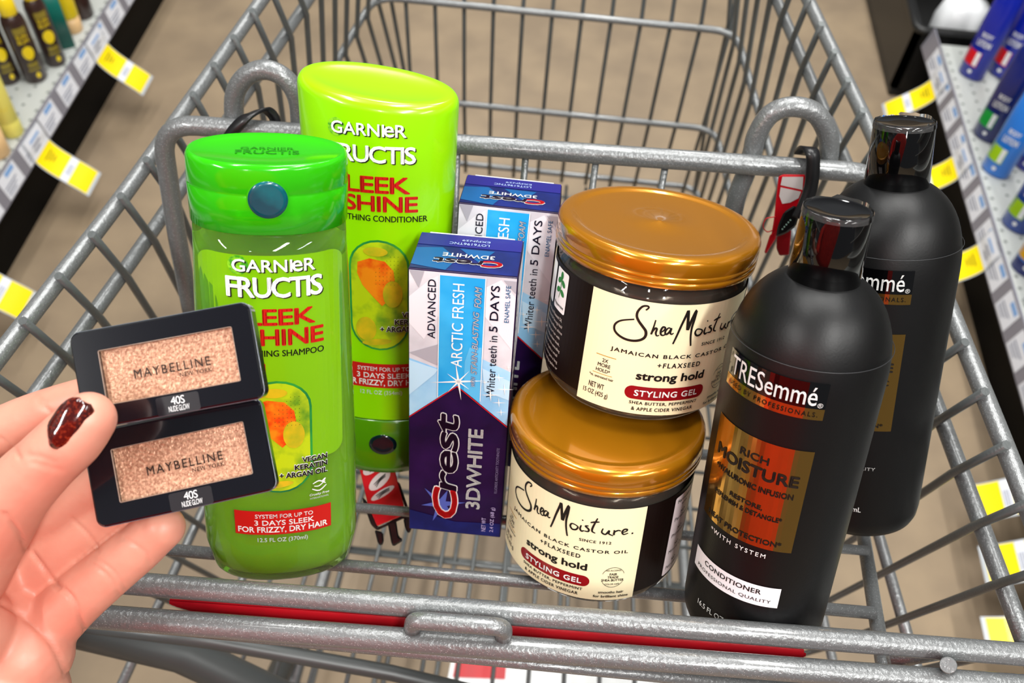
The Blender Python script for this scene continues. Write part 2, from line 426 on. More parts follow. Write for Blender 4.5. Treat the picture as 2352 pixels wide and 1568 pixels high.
# ------------------------------------------------------------------ surface maps for print
def sup_map(af, bf, nexp, spin=0, extra=0):
    def f(u, v, off):
        a, b = af(v), bf(v); x = max(-a * .999, min(a * .999, u)); y = -b * (1 - abs(x / a) ** nexp) ** (1 / nexp)
        g = Vector((nexp * math.copysign(abs(x / a) ** (nexp - 1), x) / a, -nexp * abs(y / b) ** (nexp - 1) / b, 0)).normalized()
        p = Vector((x, y, v)) + g * (off + extra)
        return p
    return f
def cyl_map(rf):
    def f(u, v, off):
        r0 = rf(.05); t = u / r0; r = rf(v) + off; return Vector((r * math.sin(t), -r * math.cos(t), v))
    return f
def flat_map(u, v, off): return Vector((u, -off, v))
def tabf(t):
    xs, ys = zip(*t); return lambda v: float(np.interp(v, xs, ys))

# ------------------------------------------------------------------ shampoo and conditioner, green
GREENCAP = mat('translucent green cap', '#35c60c', .14, trans=.3, coat=.2)
TEAL = mat('teal button', '#034350', .2, coat=.25, noise=('#06626c', 60, .45, .7))
REDT = mat('red print', '#c4160e', .4)
DKRED = mat('dark red print', '#c01510', .4)
LIME = mat('lime capsule print', '#b7cf12', .35, noise=('#4c8a1c', 70, .5, .72))
TEALP = mat('green capsule rim print', '#0f6b3c', .3, noise=('#2f9a3a', 40, .4, .6))
ORNG = mat('orange seed print', '#f08a12', .35, noise=('#e24408', 110, .42, .62))
YELP = mat('yellow gloss print', '#e8e34a', .3)
def capsule(parent, mapf, cu, v0, v1, hw, tone):
    r = hw
    def pill(pr, g, lay): pr.rect(cu - hw + g, cu + hw - g, v0 + g, v1 - g, lay, r=hw - g - .0002)
    pr = Print(mapf); pill(pr, 0, 2); pr.done('capsule_rim', TEALP, parent)
    pr = Print(mapf); pill(pr, .0011, 3); pr.done('capsule_print', LIME, parent)
    H = v1 - v0
    pr = Print(mapf)
    pr.poly([(cu + x * hw, v0 + y * H) for x, y in ((-.7, .80), (-.3, .84), (.2, .82), (.48, .74), (.55, .6), (.42, .5), (.1, .42), (-.2, .5), (-.55, .6), (-.72, .70))], 4)
    pr.done('seed_print', ORNG, parent)
    pr = Print(mapf)
    pr.oval(cu + .45 * hw, v0 + .53 * H, .32 * hw, .12 * H, 5).oval(cu - .1 * hw, v0 + .9 * H, .4 * hw, .04 * H, 5).oval(cu - .1 * hw, v0 + .08 * H, .5 * hw, .03 * H, 5, .12)
    pr.oval(cu - .45 * hw, v0 + .2 * H, .35 * hw, .11 * H, 5)
    pr.done('bubble_print', mat('bubble print', '#d9b81c', .25, noise=('#8fa51c', 90, .4, .7)), parent)
    pr = Print(mapf)
    for i in range(7):
        for j in range(8):
            if i + j > 3: pr.rect(cu + (-.1 + i * .12) * hw, cu + (-.1 + i * .12) * hw + .0003, v0 + (.86 - j * .035) * H, v0 + (.86 - j * .035) * H + .0003, 6)
    pr.done('dot_print', mat('dark green ink', '#214a12', .5), parent)
def garnier_text(parent, mapf, k, names):
    """k: dict of boxes"""
    sh = Print(mapf); wt = Print(mapf)
    for t, b, bo in (('GARNI', k['garn'][0], .03), ('e', k['garn'][1], .03), ('R', k['garn'][2], .03), ('FRUCTIS', k['fr'], .035)):
        sp = .86 if t == 'FRUCTIS' else 1
        sh.text(t, b[0] + .0005, b[1] + .0005, b[2] - .0005, b[3] - .0005, bo, 0, sp, 3); wt.text(t, b[0], b[1], b[2], b[3], bo, 0, sp, 4)
    bb = k['garn'][0]
    em = Print(mapf); em.oval(bb[0] + .0025, (bb[2] + bb[3]) / 2, .0042, .0044, 2); em.done('leaf_emblem', mat('emblem green', '#8fd026', .35, noise=('#3f9a20', 300, .45, .6)), parent)
    sh.done('lettering_shadow', INK, parent); wt.done('lettering', PRINT_WHITE, parent)
    rd = Print(mapf); rd.text('SLEEK', *k['sleek'], bold=.045, lay=3, spacing=.92)
    rd.text('SHINE', *k['shine'], bold=.045, lay=3, spacing=.92); rd.text('&', *k['amp'], bold=.03, lay=3)
    rd.done('title_lettering', REDT, parent, 'red lettering')
    bk2 = Print(mapf); bk2.text(k['line'], *k['smooth'], bold=.022, lay=3); bk2.done('small_lettering', INK, parent)
    rl = Print(mapf); rl.rect(*k['red'], lay=2); rl.done('red_banner', DKRED, parent, 'red banner with white lettering')
    u0, u1, v0, v1 = k['red']; h = v1 - v0; W = u1 - u0
    wt = Print(mapf)
    wt.text('SYSTEM FOR UP TO', u0 + .21 * W, u1 - .19 * W, v0 + .70 * h, v0 + .87 * h, .025, lay=3)
    wt.text('3 DAYS SLEEK', u0 + .20 * W, u1 - .18 * W, v0 + .40 * h, v0 + .62 * h, .03, lay=3)
    wt.text('FOR FRIZZY, DRY HAIR', u0 + .03 * W, u1 - .04 * W, v0 + .06 * h, v0 + .34 * h, .03, lay=3)
    wt.text(k['oz'], *k['ozb'], bold=.012, lay=3)
    wt.done('banner_lettering', PRINT_WHITE, parent)
    u0, u1, v0, v1 = k['vegan']; h = v1 - v0; W = u1 - u0
    for nm, bo, mm, ly in (('callout_outline', .11, PRINT_WHITE, 5), ('callout_lettering', .055, INK, 8)):
        pr = Print(mapf)
        g = 0
        pr.text('VEGAN', u0 + .48 * W - g, u1 + g, v1 - .26 * h - g, v1 + g, bo, 0, 1, ly)
        pr.text('KERATIN', u0 + .32 * W - g, u1 + g, v1 - .62 * h - g, v1 - .36 * h + g, bo, 0, 1, ly)
        pr.text('+ ARGAN OIL', u0 - g, u1 + g, v0 - g, v0 + .28 * h + g, bo, 0, 1, ly)
        pr.done(nm, mm, parent)
    cx, cy = k['bunny']
    pr = Print(mapf)
    pr.stroke([(cx - .003, cy + .003), (cx, cy + .0042), (cx + .003, cy + .002)], .0007, 3).stroke([(cx - .0034, cy), (cx, cy - .0016), (cx + .0034, cy + .001)], .0007, 3)
    pr.stroke([(cx - .0024, cy + .0015), (cx, cy + .0012), (cx + .0028, cy + .0036)], .0006, 3).oval(cx + .0022, cy + .0042, .0012, .0005, 3, .8)
    pr.text('Cruelty Free', cx - .0047, cx + .0047, cy - .0046, cy - .0028, .03, .2, 1, 3).text('INTERNATIONAL', cx - .0045, cx + .0045, cy - .0062, cy - .0052, .02, 0, 1, 3)
    pr.done('mark_print', PRINT_WHITE, parent)

sM = frameM([-.119, .201, .831], [.002, .408, .913], .28)
sh = thing('shampoo_bottle', 'clear green shampoo bottle with flat green flip cap, front left behind the compacts', 'bottle', sM)
aS = tabf([(0, .0352), (.006, .0372), (.022, .0380), (.077, .0372), (.126, .0352), (.17, .0335), (.190, .0322), (.23, .0322)])
bS = tabf([(0, .0215), (.022, .0225), (.19, .0225), (.23, .0225)])
def body_prof(a, b, h, sc=1.0, off=0, z0=0, n=14):
    P = []
    for k in range(5):
        t = math.radians(90 * k / 4); r = .007
        P.append((z0 + r * (1 - math.cos(t)) * 1.0, a(0) - off - r * (1 - math.sin(t)), b(0) - off - r * (1 - math.sin(t))))
    for k in range(1, n + 1):
        z = z0 + .007 + (h - .007 - z0) * k / n; P.append((z, a(z) - off, b(z) - off))
    return P
SHELL = mat('clear green plastic shell', '#c6f08c', .04, trans=.95, ior=1.33)
LIQ = mat('green shampoo', '#a3cc0a', .25, trans=.05, noise=('#8cba08', 12, .4, .7))
obj('bottle_body', loft(body_prof(aS, bS, .193), 72, 2.2), SHELL, sh, label='clear green body')
obj('liquid', loft([(z + .001, a, b) for z, a, b in body_prof(lambda v: aS(v) - .0035, lambda v: bS(v) - .0028, .176, z0=.003)], 72, 2.2), LIQ, sh)
# tinted label film from below the shoulder
film = Print(sup_map(aS, bS, 2.2)); film.rect(-.0300, .0300, .078, .1835, 1, r=.006)
film.done('label_film', mat('green label film', '#7dbc0a', .3, trans=.0, coat=.25, noise=('#72ae08', 10, .4, .7)), sh)
mS = sup_map(aS, bS, 2.2)
capp = [(.1925, .0318, .0222), (.193, .0330, .0234), (.2095, .0333, .0236), (.2100, .0330, .0233), (.2106, .0333, .0236), (.2205, .0330, .0234), (.2222, .0322, .0226), (.2226, .0310, .0216), (.2215, .0290, .0196), (.2212, .012, .008)]
co_ = obj('flip_cap', loft(capp, 72, 2.2), GREENCAP, sh, label='bright green flip cap')
capm = sup_map(lambda v: .0333, lambda v: .0236, 2.2)
pr = Print(capm, .001); pr.oval(0, .2085, .0084, .0084, 1, n=40); pr.done('button_ring', mat('cap ring', '#2faf10', .15, coat=.5), sh)
bm = bmesh.new()
rings_ = []
for r_, off in ((.0079, .0), (.0077, .0006), (.0060, .0004), (.003, .0002), (.0001, .00015)):
    rings_.append([bm.verts.new(capm(r_ * math.cos(2 * math.pi * k / 36), .2085 + r_ * math.sin(2 * math.pi * k / 36), .0003 + off)) for k in range(36)])
for i in range(4):
    for k in range(36): bm.faces.new((rings_[i][k], rings_[i][(k + 1) % 36], rings_[i + 1][(k + 1) % 36], rings_[i + 1][k]))
bmesh.ops.recalc_face_normals(bm, faces=bm.faces)
obj('cap_button', bm, TEAL, sh, label='round dark teal button')
topm = lambda u, v, off: Vector((u, v, .2213 + off))
pr = Print(topm, 0); pr.text('GARNIER', -.011, .011, .0015, .0045, .02, lay=2); pr.text('FRUCTIS', -.013, .013, -.0045, .0005, .03, lay=2)
pr.done('embossed_lettering', mat('cap emboss', '#27a80e', .2, coat=.5), sh)
K = dict(garn=[(-.0158, .0088, .1760, .1818), (.0086, .0130, .1760, .1812), (.0135, .0182, .1760, .1818)], fr=(-.0187, .0212, .1640, .1738), sleek=(-.0175, .0180, .1505, .1588),
         shine=(-.0115, .0215, .1405, .1490), amp=(-.0195, -.0128, .1405, .1485), smooth=(-.0205, .0215, .1352, .1384), line='SMOOTHING SHAMPOO', red=(-.0218, .0240, .0345, .0490),
         oz='12.5 FL OZ (370ml)', ozb=(-.0115, .0125, .0292, .0325), vegan=(.0002, .0222, .0688, .0800), bunny=(.0185, .0600))
capsule(sh, mS, .0005, .0600, .1225, .0152, 0); garnier_text(sh, mS, K, None)
pr = Print(mS); pr.rect(-.0165, -.0040, .1225, .1315, 2); pr.done('red_tab', REDT, sh)
pr = Print(mS); pr.text('UP TO', -.0155, -.0050, .1255, .1290, .03, lay=3); pr.done('tab_lettering', PRINT_WHITE, sh)

cM = frameM(CP + (np.array([-.081, .279, .817]) - CP) * 1.018, [-.026, .4, .916], 0.0) @ Matrix.Scale(1.018, 4)
co = thing('conditioner_bottle', 'tall lime green conditioner bottle standing on its cap behind the green shampoo', 'bottle', cM)
aC = tabf([(0, .0295), (.006, .0315), (.04, .0330), (.09, .0352), (.147, .0378), (.193, .0388), (.25, .0397)])
bC = tabf([(0, .022), (.25, .0235)])
CONDB = mat('glossy lime plastic', '#8fdb04', .2, coat=.3, spec=.5)
prof = [(.0375, aC(.04) - .0004, bC(.04))] + [(z, aC(z), bC(z)) for z in np.linspace(.038, .2125, 12)]
for k in range(1, 6):
    t = math.radians(90 * k / 5); prof.append((.2125 + .0045 * math.sin(t), aC(.21) - .0035 * (1 - math.cos(t)), bC(.21) - .0035 * (1 - math.cos(t))))
prof += [(.2172, .0325, .0170), (.2168, .031, .0155), (.2160, .015, .008), (.2158, .004, .002)]
bm = loft(prof, 72, 2.15)
for v in bm.verts:
    if v.co.z > .19: v.co.z += (v.co.y * .16 - v.co.x * .10) * min(1, (v.co.z - .19) / .02)
obj('bottle_body', bm, CONDB, co, label='glossy lime green body')
capb = [(0, aC(0) - .004, .018), (.001, aC(0), .0215), (.005, aC(.006), .0222), (.0362, aC(.037), .0232), (.0370, aC(.037) - .0008, .0224)]
obj('flip_cap', loft(capb, 72, 2.15), mat('deep green cap', '#4f8f06', .2, coat=.6, trans=.15), co, label='darker green cap at the bottom')
mC = sup_map(aC, bC, 2.15)
cbm = sup_map(aC, lambda v: bC(v) + .0008, 2.15); bm = bmesh.new(); rr_ = []
for q, off in ((1.0, -.0006), (.97, .0006), (.7, .0004), (.35, .0003), (.01, .0003)):
    rr_.append([bm.verts.new(cbm(.0045 + .0078 * q * math.cos(2 * math.pi * k / 32), .0215 + .0066 * q * math.sin(2 * math.pi * k / 32), off)) for k in range(32)])
for i in range(4):
    for k in range(32): bm.faces.new((rr_[i][k], rr_[i][(k + 1) % 32], rr_[i + 1][(k + 1) % 32], rr_[i + 1][k]))
bmesh.ops.recalc_face_normals(bm, faces=bm.faces)
obj('cap_button', bm, mat('dark teal button', '#031a20', .15, coat=.4), co, label='dark oval button')
K = dict(garn=[(-.0185, .0070, .1975, .2035), (.0068, .0115, .1975, .2028), (.0120, .0172, .1975, .2035)], fr=(-.0195, .0215, .1845, .1930), sleek=(-.0190, .0190, .1693, .1780),
         shine=(-.0130, .0226, .1598, .1682), amp=(-.0205, -.0145, .1598, .1680), smooth=(-.0225, .0270, .1548, .1580), line='SMOOTHING CONDITIONER', red=(-.0185, .0280, .0585, .0735),
         oz='12 FL OZ (354ml)', ozb=(-.0075, .0150, .0535, .0568), vegan=(.0040, .0270, .0935, .1050), bunny=(.0240, .0820))
capsule(co, mC, .0035, .0820, .1450, .0153, 0); garnier_text(co, mC, K, None)

# ------------------------------------------------------------------ toothpaste cartons
def card(name, col, **k): return mat(name, col, .38, coat=.08, spec=.3, **k)
SILV = card('silver facet card', '#c3c2ca', noise=('#dedde4', 45, .35, .65)); SILV2 = card('silver facet card light', '#e2e1e8'); SILV3 = card('silver facet card dark', '#a9a8b2')
ICE = card('ice blue card', '#86bfe6', noise=('#a9d6f2', 50, .35, .65)); ICE2 = card('pale ice card', '#b9def4'); SKY = card('sky blue card', '#1f9fe0', noise=('#38aee8', 40, .4, .6)); SKY2 = card('sky band light', '#59b9ea')
PURP = card('dark purple card', '#160630', noise=('#240b40', 40, .4, .65)); NAVY = card('navy card', '#0b174f', noise=('#14226a', 50, .4, .6)); INDG = card('indigo card', '#201d72')
TEALF = card('teal facet card', '#0d4f86')
CREST = mat('red logo ink', '#cf1116', .35); WHT = mat('white card', '#eef0f4', .35)
DARKW = mat('aubergine ink', '#240a2c', .4)
def carton(M, label):
    k = 1.057; W, T, H = .0485 * k / 1.0, .036 * k, .156 * k
    t = thing('toothpaste_box', label, 'box', M, 'toothpaste boxes')
    obj('carton', box(-W / 2, W / 2, 0, T, 0, H, .0006, 2), PURP, t, smooth=False)
    ins = .0005; L, Rr = -W / 2 + ins, W / 2 - ins; fm = lambda u, v, off: Vector((u * k, -off - .0001, v * k))
    L, Rr, Ht = L / k, Rr / k, H / k - ins
    va, vl, vr = .0958, .0752, .0745
    def P(): return Print(fm, 0)
    P().poly([(L, vl), (-.001, va), (Rr, vr), (Rr, Ht), (L, Ht)], 1).done('silver_panel', SILV, t)
    P().poly([(L, .128), (-.017, .120), (-.0102, .1335), (-.0102, .1543), (-.016, .15), (L, .142)], 2).poly([(.0105, .135), (Rr, .118), (Rr, .146), (.017, .1543), (.0105, .15)], 2).done('facet_light', SILV2, t)
    P().poly([(L, Ht), (-.0170, Ht), (-.0195, .147)], 3).poly([(.0180, .1543), (Rr, .1543), (Rr, .148)], 3).poly([(L, .112), (-.0102, .118), (-.0102, .106)], 3).done('facet_dark', SILV3, t)
    P().poly([(L, vl), (-.001, va), (-.0102, .1045), (L, .109)], 2).poly([(-.001, va), (Rr, vr), (Rr, .106), (.0102, .112), (.0102, .098)], 2).done('ice_panel', ICE, t)
    P().poly([(L, .088), (-.012, .101), (-.0102, .104), (L, .108)], 4).poly([(.012, .094), (Rr, .09), (Rr, .101), (.0105, .107)], 4).done('ice_facet', ICE2, t)
    P().poly([(-.0100, .0885), (-.001, va), (.0100, .0870), (.0100, Ht - .0012), (-.0100, Ht - .0012)], 5).done('blue_band', SKY, t)
    P().poly([(.0022, .0935), (.0098, .0872), (.0098, .1185), (.0042, .1180), (.0022, .11)], 6).done('blue_band_light', SKY2, t)
    P().rect(-.01035, -.0100, .088, Ht - .0008, 6).rect(.0100, .01035, .088, Ht - .0008, 6).done('band_edge', PRINT_WHITE, t)
    P().poly([(L, vl - .0005), (-.001, va - .0005), (-.001, va + .0001), (L, vl + .0001)], 7).poly([(-.001, va - .0005), (Rr, vr - .0005), (Rr, vr + .0001), (-.001, va + .0001)], 7).done('red_edge', CREST, t)
    P().poly([(L, 0.0008), (Rr, 0.0008), (Rr, .010), (.0, .0085), (L, .014)], 1).done('navy_foot', NAVY, t)
    s = P(); s.star(-.0004, .0985, .0135, 8, 4, .06, .15).star(-.0004, .0985, .0085, 8, 4, .08, .93)
    for x, y, r in ((.0185, .1030, .0030), (.0215, .0965, .0042), (.0150, .0925, .0048), (.0192, .0885, .0034), (.0205, .083, .0028), (.0120, .0995, .0022), (.0225, .109, .0018)): s.star(x, y, r, 8, 4, .1, .1)
    s.done('sparkle_print', PRINT_WHITE, t)
    a = P(); a.text('ADVANCED', -.0153, -.0117, .1211, .1519, .012, rot=90, lay=6); a.text('Whiter teeth in', .0130, .0168, .0908, .1255, .008, rot=90, lay=6)
    a.text('5 DAYS', .0127, .0166, .1275, .1515, .02, rot=90, lay=6); a.done('navy_lettering', DARKINK, t)
    a = P(); a.text('ENAMEL SAFE', .0193, .0214, .1330, .1520, .005, rot=90, lay=6); a.done('blue_lettering', mat('blue ink', '#1b83bd', .4), t)
    a = P(); a.text('ARCTIC FRESH', -.0042, .0010, .1068, .1510, 0, rot=90, lay=9); a.done('white_lettering', PRINT_WHITE, t)
    for nm, g, bo, m_, ly in (('foam_outline', 0, .10, mat('blue ink 2', '#1577c2', .4), 8), ('foam_lettering', 0, .02, PRINT_WHITE, 9)):
        a = P(); a.text('FOAM', .0056 - g, .0087 + g, .1395 - g, .1503 + g, bo, .25, 1, ly, 90); a.text('STAIN-BLASTING', .0053 - g, .0080 + g, .1035 - g, .1375 + g, bo, .25, 1, ly, 90); a.text('WITH', .0056 - g, .0075 + g, .0965 - g, .1020 + g, bo, .25, 1, ly, 90); a.done(nm, m_, t)
    # brand word, reading upward
    def crest(P_, flip, red, m_white, tt, geo):
        u0, u1, v0, v1 = geo
        if not flip:
            a = P_(); a.text('rest', u0 + .0015, u1 - .0011, v0 + .0195, v1 - .0010, .13, .12, .92, 4, 90); a.text('C', u0 - .0004, u1 - .0008, v0 + .0010, v0 + .0210, .13, .12, 1, 4, 90); a.done('brand_outline', PRINT_WHITE, tt)
            a = P_(); a.text('rest', u0 + .0015, u1 - .0011, v0 + .0195, v1 - .0010, .0601, .12, .92, 6, 90); a.done('brand_lettering', DARKW, tt)
            a = P_(); a.text('C', u0 - .0004, u1 - .0008, v0 + .0010, v0 + .0210, .07, .12, 1, 7, 90); a.done('brand_initial', CREST, tt, 'red letter C')
        else:
            a = P_(); a.text('rest', u0 + .0006, u1 - .0091, v0 + .0012, v1 - .0005, .13, .12, .92, 4, 180); a.text('C', u1 - .0097, u1 - .0007, v0 + .0002, v1 - .0006, .13, .12, 1, 4, 180); a.done('brand_outline', PRINT_WHITE, tt)
            a = P_(); a.text('rest', u0 + .0006, u1 - .0091, v0 + .0012, v1 - .0005, .0601, .12, .92, 6, 180); a.done('brand_lettering', DARKW, tt)
            a = P_(); a.text('C', u1 - .0097, u1 - .0007, v0 + .0002, v1 - .0006, .07, .12, 1, 7, 180); a.done('brand_initial', CREST, tt, 'red letter C')
    crest(P, False, CREST, PRINT_WHITE, t, (-.0108, .0012, .0105, .0795))
    g = P(); g.star(-.0075, .020, .013, 2, 6, .25, .2); g.done('glow_print', mat('blue glow print', '#4a58a8', .4), t)
    a = P(); a.text('3DWHITE', .0052, .0126, .0190, .0710, .035, rot=90, lay=4, spacing=.95); a.done('title_lettering', PRINT_WHITE, t)
    a = P(); a.text('FLUORIDE ANTICAVITY TOOTHPASTE', .0196, .0210, .0310, .0605, .01, rot=90, lay=4); a.text('2.4 OZ (68 g)', .0183, .0208, .0040, .0212, .0, rot=90, lay=4); a.text('NET WT', .0140, .0162, .0040, .0135, .0, rot=90, lay=4)
    a.done('net_weight_lettering', mat('lilac ink', '#b9a9d6', .4), t)
    # top flap
    tk = 1.057
    tm = lambda u, v, off: Vector((u * tk, v * tk, H + off + .0001)); Tt = T / tk
    Q = lambda: Print(tm, 0)
    Q().rect(L, Rr, .0008, Tt - .0008, 1).done('top_flap', NAVY, t)
    Q().poly([(L, .004), (-.008, .0008), (-.004, .012), (-.012, .022), (L, .020)], 2).poly([(-.004, .022), (.006, .010), (.012, .022)], 2).done('top_facet', TEALF, t)
    Q().rect(L, Rr, .0235, Tt - .0008, 3).done('top_strip', INDG, t)
    crest(Q, True, CREST, PRINT_WHITE, t, (-.0150, .0170, .0058, .0118))
    a = Q(); a.text('3DWHITE', -.0110, .0125, .0130, .0165, .03, rot=180, lay=6); a.done('top_lettering', PRINT_WHITE, t)
    a = Q(); a.text('EXPJN29', -.0040, .0090, .0290, .0312, 0, rot=180, lay=6); a.text('LOT6196TNC', -.0095, .0090, .0252, .0274, 0, rot=180, lay=6); a.done('code_lettering', mat('pale blue ink', '#9fb4dc', .4), t)
    # tuck edge of the flap
    obj('tuck_flap', box(-W / 2 + .0045, W / 2 - .0045, T - .0002, T + .0006, H - .006, H + .0003), WHT, t, smooth=False)
    # right side print
    sm = lambda u, v, off: Vector((W / 2 + off + .0001, u, v))
    a = Print(sm, 0)
    for j in range(9): a.rect(.004, .010, .012 + .006 * j, .0145 + .006 * j - (j % 3) * .0008, 1)
    a.rect(.0026, .0032, .055, .072, 1); a.done('side_print', PRINT_WHITE, t)
    a = Print(sm, 0); a.poly([(.0008, .1), (T - .0008, .11), (T - .0008, H - .0008), (.0008, H - .0008)], 1); a.done('side_silver', SILV, t)
    a = Print(sm, 0); a.text('ANTICAVITY', .004, .010, .105, .155, .02, rot=90, lay=2); a.done('side_lettering', DARKINK, t)
    return t
def boxM(B, w):
    th = np.linalg.norm(w); k = np.array(w) / th; Kx = np.array([[0, -k[2], k[1]], [k[2], 0, -k[0]], [-k[1], k[0], 0]])
    R = (np.eye(3) + math.sin(th) * Kx + (1 - math.cos(th)) * Kx @ Kx) @ np.array([XSEAT, YSEAT, USEAT]).T
    return Matrix.Translation(Vector(B)) @ Matrix(R.tolist()).to_4x4()
carton(boxM(CP + (np.array([-.030, .218, .846]) - CP) * 1.057, (.071, -.007, -.002)), 'toothpaste carton in front, its full height in view between the green bottles and the jars')
carton(boxM(CP + (np.array([-.0178, .262, .845]) - CP) * 1.068, (.049, .015, -.008)), 'toothpaste carton standing farther back, its lower half hidden by the other carton and the jars')

# ------------------------------------------------------------------ jars of styling gel
LID = mat('bronze gold lid', '#bd7a10', .2, .55, coat=.7, spec=.6)
JSH = mat('clear jar plastic', '#f6ead6', .03, trans=.97, ior=1.25)
GEL = mat('dark brown gel', '#120603', .18, coat=.3, spec=.3, noise=('#2a1106', 60, .45, .7), bump=(180, .25))
DKLAB = mat('dark brown label', '#120705', .45, coat=0, spec=.22)
CREAM = mat('cream label', '#f6edc4', .42)
PILLREFL = mat('pill print with painted red reflection', '#8e1018', .2, coat=.6)  # black pill; the red coat's reflection is painted into its colour
GOLDI = mat('gold ink', '#c09032', .4)
ST = {'S': [(-0.0176, 0.0642), (-0.0165, 0.0657), (-0.0174, 0.0664), (-0.0194, 0.0657), (-0.021, 0.063), (-0.0211, 0.0604), (-0.0198, 0.0581), (-0.0178, 0.0559), (-0.0159, 0.0536), (-0.0157, 0.0509), (-0.0173, 0.0489), (-0.0204, 0.0477), (-0.0242, 0.0476), (-0.0277, 0.0487), (-0.03, 0.0506), (-0.0305, 0.0531), (-0.0293, 0.0553), (-0.0267, 0.057), (-0.022, 0.0586)], 'h': [(-0.0124, 0.06), (-0.0127, 0.0567), (-0.0133, 0.0524), (-0.0129, 0.0541), (-0.0119, 0.0558), (-0.0111, 0.0554), (-0.0113, 0.0533), (-0.0106, 0.052), (-0.0096, 0.0524)], 'e': [(-0.0091, 0.0539), (-0.0078, 0.0551), (-0.0074, 0.0564), (-0.0085, 0.0568), (-0.0092, 0.055), (-0.0089, 0.053), (-0.0077, 0.0525), (-0.0064, 0.0536)], 'a': [(-0.0047, 0.0562), (-0.006, 0.0565), (-0.0071, 0.0545), (-0.0065, 0.0531), (-0.0053, 0.0542), (-0.0045, 0.0563), (-0.0047, 0.0541), (-0.0039, 0.0533), (-0.0031, 0.054)], 'M': [(-0.0024, 0.0482), (-0.0014, 0.0521), (-0.0001, 0.0579), (0.0013, 0.0633), (0.0019, 0.0655), (0.0025, 0.0617), (0.003, 0.0581), (0.0035, 0.0557), (0.0044, 0.0603), (0.0059, 0.0656), (0.0058, 0.061), (0.0054, 0.0564), (0.0058, 0.0516), (0.0068, 0.0469)], 'o': [(0.0106, 0.0553), (0.0084, 0.0556), (0.0077, 0.0538), (0.0089, 0.0522), (0.0107, 0.0526), (0.0115, 0.0544), (0.0104, 0.0554)], 'i': [(0.013, 0.056), (0.0126, 0.0537), (0.0135, 0.0523), (0.0145, 0.0529)], 'id': [(0.0131, 0.0591), (0.0136, 0.0593)], 's': [(0.0165, 0.0561), (0.015, 0.0558), (0.0167, 0.0541), (0.0166, 0.0526), (0.0147, 0.0527)], 't': [(0.0203, 0.0613), (0.0193, 0.0581), (0.0185, 0.055), (0.0185, 0.0529), (0.0201, 0.0519)], 'tb': [(0.0172, 0.0583), (0.0190, 0.0588), (0.0214, 0.0590)], 'u': [(0.0235, 0.0551), (0.0231, 0.0526), (0.025, 0.0513), (0.0266, 0.0537), (0.0265, 0.0517), (0.0287, 0.0502)], 'r': [(0.0289, 0.0539), (0.0291, 0.0506), (0.0291, 0.0525), (0.0309, 0.0534), (0.0322, 0.0528)], 'e2': [(0.0330, 0.0516), (0.0350, 0.0524), (0.0352, 0.0534), (0.0338, 0.0536), (0.0329, 0.0520), (0.0338, 0.0504), (0.0360, 0.0510)], 'dot': [(0.0378, 0.0506), (0.0386, 0.0506)]}
